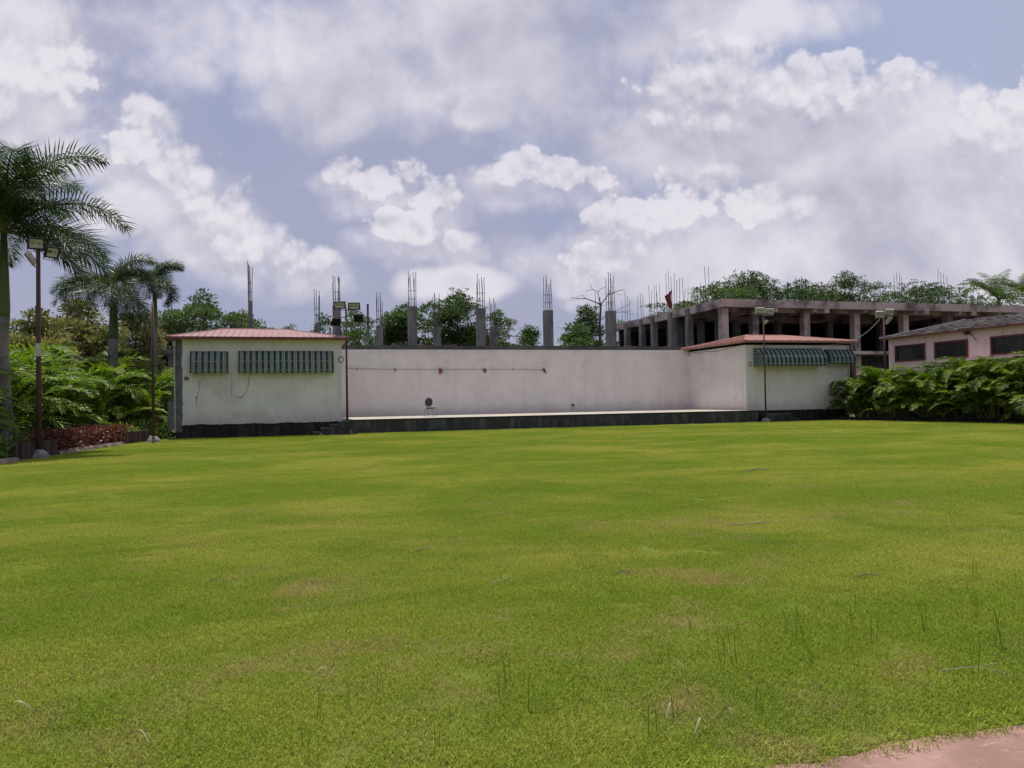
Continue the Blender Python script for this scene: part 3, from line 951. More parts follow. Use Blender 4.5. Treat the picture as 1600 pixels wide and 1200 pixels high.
def lamp_post(base, top, label, arms, heads, lean=(0, 0), r=.05):
    t = thing('lamp_post', label, 'lamp post', base, 0, 'floodlight posts around the lawn')
    H = top
    lx, ly = lean
    b = MB(); b.tube([(0, 0, 0), (lx * .5, ly * .5, H * .5), (lx, ly, H)], [r * 1.25, r, r * .85], 10)
    b.build('pole', 'rust', t, True)
    b = MB(); vs = []; fs = []
    prof = [(.30, 0), (.27, .10), (.19, .20), (.09, .27)]
    for rr_, z in prof:
        for i in range(10):
            a = 6.283 * i / 10; k = 1 + .16 * noise.noise((math.cos(a) * 2 + base[0], math.sin(a) * 2, z * 5))
            vs.append((rr_ * k * math.cos(a), rr_ * k * math.sin(a), z))
    for j in range(3):
        for i in range(10):
            fs.append((j * 10 + i, j * 10 + (i + 1) % 10, (j + 1) * 10 + (i + 1) % 10, (j + 1) * 10 + i))
    fs.append(tuple(range(30, 40)))
    b.add(vs, fs); b.build('footing', 'mound', t)
    for (x0, z0, x1, z1) in arms:
        b = MB(); b.tube([(lx + x0, ly - .05, H + z0), (lx + x1, ly - .05, H + z1)], .02, 6); b.build('crossarm', 'black_metal', t)
    for hd in heads:
        flood(t, (lx + hd[0], ly + hd[1], H + hd[2]), R(hd[3]), hd[4], hd[5], hd[6], True, hd[7] if len(hd) > 7 else 'black_metal')
    return t


FACE = -16.5   # heads on the front row look back at the lawn
b3 = hz(543, 678); t3 = hy(544, 482, b3.y)
P3 = lamp_post(b3, t3.z, 'rusty lamp post with two raised floodlights by the stage steps', [(-.36, -.08, .50, -.10), (-.42, -.50, .45, -.33)],
          [(-.31, -.12, .14, FACE, 12, .58, .36), (.38, -.12, .10, FACE, 12, .58, .36),
           (-.50, .05, -.66, 205, -35, .46, .42), (.62, .05, -.46, 150, -20, .46, .40)])
b4 = hy(1197, 660, 38.35); b4.z = 0; t4 = hy(1194, 487, b4.y)
P4 = lamp_post(b4, t4.z, 'thin rusty lamp post with two pale floodlights before the right booth', [(-.45, -.10, .45, -.10)],
          [(-.30, -.1, .05, FACE - 8, 20, .50, .32, 'pale_plastic'), (.34, -.1, .0, FACE + 8, 20, .50, .32, 'pale_plastic'), (.1, -.1, -.62, 0, 60, .16, .22, 'pale_plastic')], r=.045)
b1 = hz(61, 716); t1 = hy(62, 388, b1.y)
P1 = lamp_post(b1, t1.z, 'tall rusty lamp post nearest the camera beside the log planter', [(-.30, -.02, .40, -.10)],
          [(-.02, -.12, .12, 14, 22, .44, .36), (.36, .08, -.10, 42, 22, .40, .36), (-.26, .10, -.32, -70, 35, .40, .40, 'pale_plastic')], r=.068)
MB().box(-.06, .08, -.09, -.05, 3.1, 3.5).build('fuse_box', 'pale_plastic', P1)
b2 = hz(240, 691); t2_ = hy(239, 472, b2.y)
P2 = lamp_post(b2, t2_.z, 'rusty lamp post left of the left booth, its top lost among palm fronds', [], [], r=.06)
b5 = Vector((34.6, 37.9, 0)); b5 = hx(1385, 640, 34.6); b5.z = 0; t5 = hy(1382, 490, b5.y)
P5 = lamp_post(b5, t5.z, 'rusty lamp post rising out of the right hedge before the pink building', [(-.45, -.1, .5, -.05)],
          [(-.38, -.1, -.05, FACE - 20, 25, .45, .34, 'pale_plastic'), (.32, -.1, .08, FACE + 5, 25, .50, .36, 'pale_plastic'), (.35, -.05, -.40, 30, 40, .42, .40, 'pale_plastic')], r=.06)
# cable from the hedge lamp post to the right booth roof
a_ = Vector(b5) + Vector((-.3, 0, t5.z - .35)); c_ = Vector((33.1, 39.2, 4.78))
t = thing('overhead_cable', 'slack dark cable from the hedge lamp post to the right booth roof', 'cable', (0, 0, 0))
MB().tube([a_.lerp(c_, f) + Vector((0, 0, -1.0 * f * (1 - f))) for f in [i / 12 for i in range(13)]], .022, 5).build('cable', 'metal_edge', t)

# ------------------------------------------------------------------ unfinished ground storey behind the back wall + columns
t = thing('concrete_slab', 'blackened concrete slab edge running along behind the back wall', 'slab', (-3.2, 46.6, 0))
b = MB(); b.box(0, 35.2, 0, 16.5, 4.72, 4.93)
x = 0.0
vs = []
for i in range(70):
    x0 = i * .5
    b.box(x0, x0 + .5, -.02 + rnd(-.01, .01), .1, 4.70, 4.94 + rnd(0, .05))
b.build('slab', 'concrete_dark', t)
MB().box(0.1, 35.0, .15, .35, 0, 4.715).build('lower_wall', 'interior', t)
b = MB()
for i in range(8):
    for yy in (3.2, 14.8):
        b.box(1.0 + i * 4.75, 1.5 + i * 4.75, yy, yy + .5, 0, 4.715)
b.build('pillar', 'concrete', t)
b = MB()
rr = random.Random(5)
for i in range(16):
    x = rr.uniform(6, 29); l = rr.uniform(.3, .9)
    b.tube([(x, .2, 4.96), (x + l, rr.uniform(.1, .5), 4.97 + rr.uniform(0, .12))], .02, 4)
b.build('debris', 'rebar', t)

ZS = 4.94


def column(px, wpx, topy, rtop, Y, label, bars=6, seed=0, bare=False, name='concrete_column'):
    rr = random.Random(seed + int(px * 3))
    p = hy(px, topy, Y)
    dep = p.dot(FW)
    w_ = wpx * dep / 1200 / 1.02
    t = thing(name, label, 'column', (p.x, Y, ZS), 0, 'columns with bare rebars behind the wall')
    h = p.z - ZS
    if bare:
        h = 0
    else:
        a = w_ * .80 / 2
        b = MB(); b.box(-w_ * .42, w_ * .42, -a, a, 0, h); o = b.build('shaft', 'concrete', t); bevel(o, .02)
    rt = hy(px, rtop, Y).z - ZS
    for i in range(bars):
        fx = (-1, 1, -.35, .4, -.9, .9, 0, .2)[i] * w_ * .34; fy = (-1, -1, -1, -1, 1, 1, 1, 0)[i] * w_ * .3
        tp = h + (rt - h) * rr.uniform(.72, 1.0) if i else rt
        b = MB()
        dx, dy = rr.uniform(-.10, .10), rr.uniform(-.07, .07)
        b.tube([(fx, fy, h - .1 if h else 0), (fx + dx * .4, fy + dy, h + (tp - h) * .5), (fx + dx, fy + dy, tp)], .021, 5)
        b.build('rebar', 'rebar', t)
    for f in (.22, .45):
        b = MB(); z = h + (rt - h) * f
        k = w_ * .36
        b.tube([(-k, -k * .9, z), (k, -k * .9, z + .02), (k, k * .9, z), (-k, k * .9, z), (-k, -k * .9, z)], .010, 4)
        b.build('stirrup', 'rebar', t)
    return t


Y1, Y2 = 50.0, 61.5
column(391, 8, 470, 408, Y1, 'narrow concrete column with tall rebars rising above the left booth roof', 5)
column(526, 15, 478, 431, Y1, 'wide concrete column behind the floodlights at the stage steps')
column(644, 16, 479, 424, Y1, 'wide concrete column above the lone chair, against a dark tree')
column(751, 16, 482, 429, Y1, 'wide concrete column just right of the tallest dark tree')
column(856, 16, 485, 431, Y1, 'wide concrete column standing alone against open sky')
column(954, 16.5, 486, 426, Y1, 'wide concrete column just right of the bare tree', 8)
column(496, 11, 507, 452, Y2, 'short concrete column at the right end of the left booth roof')
column(593, 12, 509, 457, Y2, 'short concrete column between the thin post and the round dark tree')
column(682.5, 13, 511, 457, Y2, 'short concrete column between two dark trees')
column(770.5, 12, 510, 465, Y2, 'short concrete column hard right of a wide one')
column(935, 9, 540, 455, 56, 'bundle of bare rebars beside the bare tree', 4, bare=True, name='rebar_bundle')['category'] = 'rebar bundle'
# thin concrete post
p = hy(574.5, 475, 54)
t = thing('utility_post', 'thin concrete post with a small bracket between two columns', 'post', (p.x, 54, ZS))
MB().box(-.07, .07, -.07, .07, 0, p.z - ZS).build('post', 'concrete', t)
b = MB(); b.tube([(-.1, -.1, p.z - ZS - 1.35), (.25, -.1, p.z - ZS - 1.2)], .03, 5); b.tube([(.25, -.1, p.z - ZS - 1.2), (.2, -.1, p.z - ZS - 2.2)], .015, 5)
b.build('bracket', 'black_metal', t)
a_ = Vector((p.x, 53.9, p.z - 1.55)); c_ = hy(682, 500, Y2)
t = thing('overhead_cable', 'thin cable strung from the thin concrete post to the columns', 'cable', (0, 0, 0))
MB().tube([a_.lerp(hy(520, 497, 54), f) + Vector((0, 0, -.5 * f * (1 - f))) for f in [i / 8 for i in range(9)]] , .015, 4).build('cable', 'wire', t)
# ------------------------------------------------------------------ bare tree
base = hy(937, 545, 58)
t = thing('bare_tree', 'leafless dead tree with spreading twigs beside a concrete column', 'tree', (base.x, 58, ZS - 4.9))
def L_(px, py, dy=0):
    return hy(px, py, 58 + dy) - Vector((base.x, 58, ZS - 4.9))
b = MB()
b.tube([(0, 0, 0), L_(938, 543), L_(937, 510), L_(939, 476)], [.15, .11, .09, .07], 7)
b.build('trunk', 'bark', t, True)
b = MB()
BR = [([(939, 476), (928, 471), (916, 467), (905, 466), (892, 465)], .05), ([(939, 476), (944, 468), (951, 461), (958, 457), (968, 454), (982, 451)], .05),
      ([(939, 476), (937, 465), (934, 456), (926, 451), (919, 446)], .04), ([(934, 456), (940, 451), (948, 447)], .025), ([(926, 452), (915, 455)], .02),
      ([(951, 461), (955, 452), (957, 446)], .025), ([(916, 467), (908, 462), (903, 463)], .02), ([(905, 466), (898, 469), (887, 467)], .015),
      ([(939, 500), (948, 492), (960, 489), (972, 487), (986, 486)], .03), ([(960, 489), (970, 482), (984, 474)], .02), ([(972, 487), (985, 491), (996, 490)], .015),
      ([(938, 520), (925, 514), (905, 513), (885, 514), (868, 512)], .025), ([(958, 457), (966, 460), (978, 461)], .015), ([(939, 476), (945, 477), (955, 474), (966, 476)], .02)]
rr = random.Random(3)
for pl, r in BR:
    dy = [rr.uniform(-.8, .8) * i / len(pl) for i in range(len(pl))]
    pts = [L_(x, y) + Vector((0, d, 0)) for (x, y), d in zip(pl, dy)]
    b.tube(pts, [r * (1 - .75 * i / len(pts)) for i in range(len(pts))], 5)
b.build('branch', 'bark', t, True)


# ------------------------------------------------------------------ unfinished two-storey frame building
FX, FY = 32.5, 52.0
t = thing('unfinished_building', 'unfinished grey concrete frame building with open storeys and rebars on its roof', 'building', (FX, FY, 0))
ZR, ZRb, ZF = 9.05, 8.47, 5.05
XE, YE = 46.0, 20.0
# roof
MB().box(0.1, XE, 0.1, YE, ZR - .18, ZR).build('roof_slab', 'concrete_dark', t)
b = MB()
b.box(-.15, XE + .1, -.02, .25, ZRb, ZR + .03)
b.build('front_beam', 'concrete_warm', t)
b = MB()
b.box(-.15, .2, .26, YE, ZRb - .05, ZR + .02)
b.build('side_beam', 'concrete_warm', t)
fy = [FY + 0.0]
sidecols = [(980, .50), (1003.5, .5), (1022, .5), (1050, .62), (1077, .5)]
for px, w_ in sidecols:
    y = hx(px, 480, FX).y - FY
    MB().box(-.30, w_ - .30, y - w_ / 2, y + w_ / 2, 0, ZR - .12).build('column', 'concrete', t)
    MB().box(3.2, 3.7, y + .9, y + 1.4, 0, ZRb - .052).build('column', 'concrete', t)
    MB().box(.25, 3.3, y + 1.0, y + 1.3, ZRb - .25, ZR - .184).build('cross_beam', 'concrete', t)
MB().box(0.05, .62, .3, .85, 0, ZRb - .052).build('column', 'concrete_warm', t)
for px in (1177, 1257, 1335, 1411, 1480, 1540):
    x = hy(px, 480, FY + 1.6).x - FX
    MB().box(x - .28, x + .28, 1.3, 1.9, 0, ZRb - .05).build('column', 'concrete_warm', t)
    MB().box(x - .15, x + .15, .26, 12, ZRb - .22, ZR - .182).build('cross_beam', 'concrete_warm', t)
for px in (1060, 1150, 1215, 1295, 1375, 1450):
    x = hy(px, 480, FY + 9).x - FX
    if x > 1:
        MB().box(x - .28, x + .28, 8.8, 9.3, 0, ZRb - .05).build('column', 'concrete', t)
b = MB(); b.box(.7, XE, 9.35, 9.6, ZRb - .15, ZR - .185)
b.box(.7, XE, 1.95, 2.2, ZRb - .15, ZR - .183)
b.build('inner_beam', 'concrete_warm', t)
# stubs hanging under the front beam
for px in (1211, 1292, 1373, 1448, 1522):
    x = hy(px, 480, FY).x - FX
    MB().box(x - .22, x + .22, -.03, .24, ZRb - .33, ZRb + .0).build('beam_stub', 'concrete_warm', t)
MB().box(-.1, XE, 0.0, YE, ZF - .25, ZF).build('floor_slab', 'concrete_warm', t)
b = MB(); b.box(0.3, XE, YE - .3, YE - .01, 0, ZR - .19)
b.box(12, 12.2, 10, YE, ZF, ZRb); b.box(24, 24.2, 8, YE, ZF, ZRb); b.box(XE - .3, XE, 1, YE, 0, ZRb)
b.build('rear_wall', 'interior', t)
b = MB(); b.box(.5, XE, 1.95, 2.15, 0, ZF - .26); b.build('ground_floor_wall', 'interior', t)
# dark stain bands of black runoff are broken render patches on the front beam
rr = random.Random(11)
rb = 0
def roofbars(px, Y, tops, sp=.28, zb=ZR):
    global rb
    for i, tp in enumerate(tops):
        p = hy(px, tp, Y)
        x = p.x - FX + (i - len(tops) / 2) * sp
        b = MB(); dx = rr.uniform(-.05, .05)
        b.tube([(x, Y - FY + rr.uniform(-.2, .2), zb - .05), (x + dx, Y - FY, p.z)], .02, 5)
        b.build('rebar', 'rebar', t)
        rb += 1
for px, Y, tops in ((980, 68.5, (470, 455, 462, 468)), (1003, 65.5, (462, 458, 460)), (1022, 63.2, (447, 452, 446, 455)), (1049, 60.1, (428, 423, 432, 426)),
                    (1064, 58.6, (438, 435, 434)), (1077, 57, (452, 448, 450)), (1094, 55, (448, 452, 442, 445)), (1109, 53.8, (417, 416, 440)),
                    (1030, 66, (445, 443)), (1175, 62, (420, 423, 421)), (1250, 62, (432, 434, 431)), (1330, 64, (430, 432)),
                    (1405, 58, (430, 426, 428, 433)), (1440, 62, (447, 450)), (1472, 56, (421, 425, 428)), (1485, 56, (432, 443, 445))):
    roofbars(px, Y, tops)

# orange flag on the side facade
p = hx(1050, 478, FX - .1)
t = thing('flag', 'small faded orange flag hanging on the unfinished building', 'flag', (p.x, p.y, ZR))
MB().tube([(0, 0, 0), (0, 0, 1.9)], .03, 5).build('flag_pole', 'rebar', t)
b = MB(); vs = []; fs = []
for i in range(7):
    for j in range(7):
        vs.append((-.02 - .62 * i / 6 * (1 - .1 * j), .12 * math.sin(i * 1.3 + j * .6), 1.8 - 1.35 * j / 6 - .5 * (i / 6)))
for i in range(6):
    for j in range(6):
        fs.append((i * 7 + j, i * 7 + j + 1, (i + 1) * 7 + j + 1, (i + 1) * 7 + j))
b.add(vs, fs); b.build('cloth', 'orange_cloth', t, True)

# ------------------------------------------------------------------ pink building
PX = 36.0
c0 = hx(1388, 528, PX); c0b = hx(1600, 505, PX)
EZ = 4.98
t = thing('pink_building', 'long pink single-storey building with weathered grey roof behind the right hedge', 'building', (PX, 0, 0))
y0, y1 = c0.y, 20.0
wins = []
for (pa, pb, ta, tb) in ((1398.5, 1446, 541, 558.5), (1460, 1513, 535, 556.5), (1548, 1612, 525, 552)):
    ya = hx(pa, 540, PX).y; yb = hx(pb, 540, PX).y
    wins.append((ya, yb, hx(pa, ta, PX).z, hx(pa, tb, PX).z if pa > 1500 else hx(pb, tb, PX).z))
ztop = sum(wn[2] for wn in wins) / 3; zbot = 3.45
b = MB(); cur = y0
for (ya, yb, zt, zb) in wins:
    b.box(0, .2, ya, cur, 0, EZ); b.box(0, .2, yb, ya, 0, zbot); b.box(0, .2, yb, ya, ztop, EZ); cur = yb
b.box(0, .2, y1, cur, 0, EZ)
b.box(.2, 13, y0 - .2, y0, 0, EZ)
b.add([(.2, y0 - .004, EZ), (13, y0 - .004, EZ), (6.6, y0 - .004, 6.25)], [(0, 1, 2)])
b.build('wall', 'pink_wall', t)
MB().box(-.55, -.002, y1, hx(1470, 560, PX).y, 3.24, 3.31).build('ledge', 'pink_wall', t)
for (ya, yb, zt, zb) in wins:
    f = .09
    b = MB()
    b.box(-.05, .12, yb, ya, zbot, zbot + f); b.box(-.05, .12, yb, ya, ztop - f, ztop)
    b.box(-.05, .12, yb, yb + f, zbot + f, ztop - f); b.box(-.05, .12, ya - f, ya, zbot + f, ztop - f)
    o = b.build('window_frame', 'pink_dark', t)
    MB().box(.06, .09, yb + f, ya - f, zbot + f, ztop - f).build('pane', 'glass', o)
b = MB()
RZ, RX = 6.22, 6.4
b.add([(-.35, y0 + .25, EZ - .02), (-.35, y1, EZ - .02), (RX, y1, RZ), (RX, y0 + .25, RZ), (13.2, y1, EZ), (13.2, y0 + .25, EZ)], [(0, 1, 2, 3), (3, 2, 4, 5)])
b.build('roof', 'tile_grey', t)
b = MB()
for k in range(7):
    f = (k + .5) / 7
    b.tube([(-.35 + (RX + .35) * f, y0 + .2, EZ + .02 + (RZ - EZ) * f), (-.35 + (RX + .35) * f, y1, EZ + .02 + (RZ - EZ) * f)], .035, 5)
rr = random.Random(2)
for k in range(260):
    f = rr.random(); yy = rr.uniform(y1, y0)
    x = -.35 + (RX + .35) * f; z = EZ + (RZ - EZ) * f
    s = rr.uniform(.08, .22)
    b.box(x, x + s, yy, yy + s * 1.5, z - .02, z + .04 + rr.uniform(0, .03))
b.build('roof_tile', 'tile_grey', t)
b = MB(); b.box(-.40, -.34, y1, y0 + .27, EZ - .12, EZ + .0)
b.build('fascia', 'pink_dark', t)
b = MB(); b.add([(-.4, y0 + .25, EZ - .03), (-.4, y0 + .33, EZ - .03), (-.4, y0 + .33, EZ + .06), (-.4, y0 + .25, EZ + .06), (RX, y0 + .25, RZ - .05), (RX, y0 + .33, RZ - .05), (RX, y0 + .33, RZ + .06), (RX, y0 + .25, RZ + .06)],
                [(0, 1, 2, 3), (4, 7, 6, 5), (0, 4, 5, 1), (1, 5, 6, 2), (2, 6, 7, 3), (3, 7, 4, 0)])
b.build('rake_edge', 'metal_edge', t)
# wall bracket with a broken dish
p = hx(1513, 518, PX - .1)
t = thing('dish_bracket', 'bent satellite dish arm fixed on the pink wall between two windows', 'bracket', p)
b = MB(); b.tube([(0, 0, 0), (-.05, -.35, .25), (-.08, -.6, .4)], .025, 5); b.tube([(0, 0, 0), (-.1, -.6, -.55)], .02, 5)
b.tube([(0, 0, 0), (-.05, .4, .05), (0, .5, .15)], .03, 5)
b.build('arm', 'rust', t)
b = MB(); vs = [(0, 0, 0)]; fs = []
for i in range(12):
    a = 6.283 * i / 12; vs.append((-.12, .26 * math.cos(a), .20 * math.sin(a)))
for i in range(12):
    fs.append((0, 1 + i, 1 + (i + 1) % 12))
b.add(vs, fs); b.build('dish', 'tile_grey', t, True)

# ------------------------------------------------------------------ far left: concrete canopy, brick wall
t = thing('concrete_canopy', 'old flat concrete canopy in shade behind the palms', 'canopy', (-16, 55, 0))
MB().box(0, 9.6, 0, 5, 4.95, 5.3).build('slab', 'concrete', t)
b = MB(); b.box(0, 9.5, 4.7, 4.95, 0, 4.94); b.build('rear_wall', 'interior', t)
for x in (.3, 4.4, 8.6):
    MB().box(x, x + .4, .3, .7, 0, 4.945).build('column', 'concrete', t)
p = hy(253, 541, 54.8)
t = thing('floodlight', 'small white floodlight on the edge of the concrete canopy', 'floodlight', (p.x, 54.8, p.z))
bevel(MB().box(-.3, .25, -.2, .1, -.25, .1).build('housing', 'pale_plastic', t), .03)
bevel(MB().box(.05, .28, -.25, .0, .12, .62).build('lamp_head', 'chrome', t), .03)


def brick(t, vec, c):
    n = t.new('ShaderNodeTexBrick')
    t.put(n.inputs['Vector'], t.vm('MULTIPLY', vec, (1, 1, 1)))
    mp = t.new('ShaderNodeMapping'); mp.inputs['Rotation'].default_value = (R(90), 0, 0)
    t.put(mp.inputs[0], vec); t.l.new(mp.outputs[0], n.inputs['Vector'])
    n.inputs['Color1'].default_value = (.14, .11, .10, 1); n.inputs['Color2'].default_value = (.09, .08, .075, 1)
    n.inputs['Mortar'].default_value = (.30, .28, .25, 1); n.inputs['Scale'].default_value = 2.2; n.inputs['Mortar Size'].default_value = .03
    return n.outputs[0]


M['brick'] = mat('grey_block', (.1, .1, .1), None, rough=.95, extra=brick)
tag(MB().box(-1.4, 1.0, -.1, .1, 0, 2.2).build('brick_wall', 'brick', None, loc=(-10.2, 63, 0)), 'low rough block wall at the end of the paving beside the left booth', 'wall')

# ------------------------------------------------------------------ kerbs, log planters
def kerb(pts, label):
    b = MB(); rr = random.Random(len(pts)); n = 0
    P = []
    for (a, c) in zip(pts[:-1], pts[1:]):
        a = Vector(a); c = Vector(c); k = max(2, int((c - a).length / .25))
        for i in range(k):
            P.append(a.lerp(c, i / k))
    P.append(Vector(pts[-1]))
    vs = []; fs = []
    for i, p in enumerate(P):
        d = (P[min(i + 1, len(P) - 1)] - P[max(i - 1, 0)]).normalized(); s = Vector((d.y, -d.x))
        e = .03 * noise.noise((p.x * 3, p.y * 3, 0)); hgt = .13 + .05 * noise.noise((p.x * 2, p.y * 2, 5))
        for (o_, z) in ((.15 + e, 0), (.12 + e, hgt * .8), (.05, hgt), (-.10, hgt), (-.15, 0)):
            q = p + s * o_; vs.append((q.x, q.y, z))
    for i in range(len(P) - 1):
        for k in range(4):
            fs.append((i * 5 + k, i * 5 + k + 1, i * 5 + 6 + k, i * 5 + 5 + k))
    b.add(vs, fs)
    return tag(b.build('kerb', 'kerb', None, True), label, 'kerb', 'rough kerbs of the left bed')


kerb([(-8.2, 14.0), (-7.6, 23.0), (-7.47, 25.3)], 'rough cement kerb in the left foreground before the log planter')
kerb([(-7.15, 28.0), (-6.35, 34.2)], 'rough cement kerb in front of the red hedge')


def planter(a, c, h, label):
    t = thing('log_planter', label, 'planter', (a[0], a[1], 0), 0, 'log edged planters')
    a = Vector(a); c = Vector(c); L = (c - a).length; n = int(L / .15); d = (c - a).normalized(); s = Vector((d.y, -d.x))
    b = MB()
    rr = random.Random(int(L * 100))
    for i in range(n):
        p = (c - a) * ((i + .5) / n)
        r = .062 + rr.uniform(-.008, .008); hh = h + rr.uniform(-.03, .03)
        b.tube([(p.x, p.y, 0), (p.x, p.y, hh - .01), (p.x, p.y, hh)], [r, r, r * .8], 8)
    for k, e in ((0, Vector((0, 0))), (1, c - a)):
        for i in range(5):
            p = e - s * (.13 * (i + 1)) * 1.0
            b.tube([(p.x, p.y, 0), (p.x, p.y, h + rr.uniform(-.03, .03))], .06, 8)
    b.build('log_edging', 'log', t)
    return t


planter((-7.42, 25.7), (-7.08, 27.95), .50, 'brown log edged planter at the foot of the nearest lamp post')
planter((-6.3, 34.4), (-5.75, 37.0), .50, 'brown log edged planter at the far end of the red hedge')


# ------------------------------------------------------------------ foliage builders
def leaf_quad(b, p, d, up, l, w_):
    s = d.cross(up)
    if s.length < 1e-4:
        s = Vector((1, 0, 0))
    s = s.normalized() * (w_ / 2)
    m = p + d * (l * .45)
    b.add([p, m + s, p + d * l, m - s], [(0, 1, 2, 3)])


def rvec(rr):
    while True:
        v = Vector((rr.uniform(-1, 1), rr.uniform(-1, 1), rr.uniform(-1, 1)))
        if .05 < v.length < 1:
            return v.normalized()


def shrub(name, pts, rad, hgt, n, leaf, m, label, cat, seed=1, boxy=False, group=None, lift=0.0):
    """leafy mass along a polyline, one mesh of leaves + stems"""
    rr = random.Random(seed)
    t = thing(name, label, cat, (pts[0][0], pts[0][1], 0), 0, group)
    o0 = Vector((pts[0][0], pts[0][1], 0))
    b = MB(); st = MB()
    P = [Vector((p[0], p[1], 0)) for p in pts]
    segs = list(zip(P[:-1], P[1:])) or [(P[0], P[0])]
    for i in range(n):
        a, c = rr.choice(segs)
        q = a.lerp(c, rr.random())
        dd = rvec(rr); dd.z = abs(dd.z)
        k = (rr.random() ** .4)
        hh = hgt * (1 + .22 * noise.noise((q.x * 1.3, q.y * 1.3, seed)))
        if boxy:
            pos = q + Vector((dd.x * rad * k, dd.y * rad * k, lift + hh * min(1, rr.random() ** .55 * 1.0)))
        else:
            pos = q + Vector((dd.x * rad * k, dd.y * rad * k, lift + hh * dd.z * k))
        d = (dd + rvec(rr) * .8 + Vector((0, 0, .3))).normalized()
        l = leaf * rr.uniform(.6, 1.3)
        leaf_quad(b, pos - o0, d, rvec(rr), l, l * .45)
    for i in range(max(4, n // 150)):
        a, c = rr.choice(segs); q = a.lerp(c, rr.random()) - o0
        st.tube([q, q + Vector((rr.uniform(-.15, .15), rr.uniform(-.15, .15), hgt * .8 + lift))], [.015, .008], 4)
    b.build('foliage', m, t); st.build('stem', 'bark', t)
    return t


shrub('red_hedge', [(-7.5, 28.0), (-6.6, 35.2)], .55, .74, 6000, .12, 'croton', 'low clipped hedge of dark red croton leaves behind the kerb', 'hedge', 3, True)
shrub('shrub', [(-8.1, 24.2), (-7.9, 26.2)], .45, .72, 1500, .15, 'shrub', 'glossy green shrub at the left edge before the log planter', 'shrub', 4)
shrub('shrub', [(-7.3, 35.2), (-6.5, 37.0)], .5, .80, 1300, .14, 'lime', 'lime green shrub behind the far log planter', 'shrub', 5)
shrub('shrub', [(-6.7, 38.2), (-6.2, 40.2)], .6, 1.0, 1500, .16, 'shrub', 'variegated green shrub behind the second lamp post', 'shrub', 6)
shrub('shrub', [(-5.6, 38.6), (-5.3, 39.5)], .5, .7, 900, .15, 'leaf_mid', 'dark green bush at the corner of the left booth', 'shrub', 7)
shrub('shrub', [(-8.2, 30.5), (-7.8, 34.0)], .5, .6, 1300, .16, 'leaf_mid', 'dark low ground shrub between the red hedge and the feathery palms', 'shrub', 8)


def frond(b, rb_, origin, az, e0, L, droop, leaf_l, leaf_w, n, rr, vshape=.5, hang=.35, start=.12, curl=0.0, plume=False):
    """one pinnate frond: rachis into rb_, leaflets into b"""
    pts = [Vector(origin)]; K = 14
    dirs = []
    az2 = az
    for i in range(K):
        s = (i + .5) / K
        e = e0 - droop * s ** 1.25
        az2 = az + curl * s
        d = Vector((math.cos(e) * math.cos(az2), math.cos(e) * math.sin(az2), math.sin(e)))
        dirs.append(d); pts.append(pts[-1] + d * (L / K))
    rb_.tube(pts, [.030 * (L / 3) * (1 - .85 * i / K) + .004 for i in range(K + 1)], 5)
    for i in range(n):
        s = start + (1 - start) * (i + .5) / n
        f = s * K; k = min(int(f), K - 1)
        p = pts[k].lerp(pts[k + 1], f - k); d = dirs[k]
        side = d.cross(Vector((0, 0, 1)))
        if side.length < .05:
            side = Vector((math.sin(az), -math.cos(az), 0))
        side.normalize()
        up = side.cross(d).normalized()
        ll = leaf_l * (math.sin(math.pi * min(1, (s - start) / (1 - start) * .86 + .12)) ** .6) * rr.uniform(.85, 1.1)
        for sg in (-1, 1):
            v = ((-.15, .95, .3)[(i + (sg > 0)) % 3] + rr.uniform(-.1, .1)) if plume else vshape * rr.uniform(.5, 1.4)
            dd = (d * (.55 + .5 * s) + side * sg * 1.0 + up * v).normalized()
            a = p; m_ = a + dd * ll * .55 + Vector((0, 0, -hang * ll * .12))
            d2 = (dd + Vector((0, 0, -hang * (rr.uniform(.8, 1.3) * (1.4 - v) if plume else rr.uniform(.7, 1.6))))).normalized()
            e = m_ + d2 * ll * .5
            wv = dd.cross(up).cross(dd).normalized() * 0 + d * (leaf_w / 2)
            wv = (wv + up * rr.uniform(-.3, .3) * leaf_w / 2)
            b.add([a - wv * .5, a + wv * .5, m_ + wv, m_ - wv, e], [(0, 1, 2, 3), (3, 2, 4)])


def royal_palm(base, crown_z, shaft_z, r, label, fronds, seed, leaf=.62, lw=.035, n=44):
    rr = random.Random(seed)
    t = thing('royal_palm', label, 'palm tree', base, 0, 'royal palms in the left bed')
    b = MB()
    K = 16
    pts = [(.04 * math.sin(i * .4), 0, shaft_z * i / K) for i in range(K + 1)]
    b.tube(pts, [r * (1.22 - .35 * min(1, i / K * 1.6) + .06 * math.sin(i / K * 3)) for i in range(K + 1)], 14)
    b.build('trunk', 'palm_trunk', t, True)
    b = MB(); q = pts[-1]
    b.tube([q, (q[0], 0, shaft_z + .25), (q[0] + .02, 0, (shaft_z + crown_z) / 2), (q[0] + .02, 0, crown_z)], [r * .9, r * .98, r * .72, r * .42], 12)
    b.build('crownshaft', 'crownshaft', t, True)
    for (az, e0, L, dr) in fronds:
        lb = MB(); rb_ = MB()
        L *= 1.0
        o = Vector((q[0] + .06 * math.cos(az), .06 * math.sin(az), crown_z - .1))
        frond(lb, rb_, o, az, e0, L, dr, leaf, lw, n, rr, .38, .8, .10, rr.uniform(-.2, .2), True)
        fo = lb.build('frond', 'royal_leaf', t)
        rb_.build('rachis', 'rachis', fo)
    return t


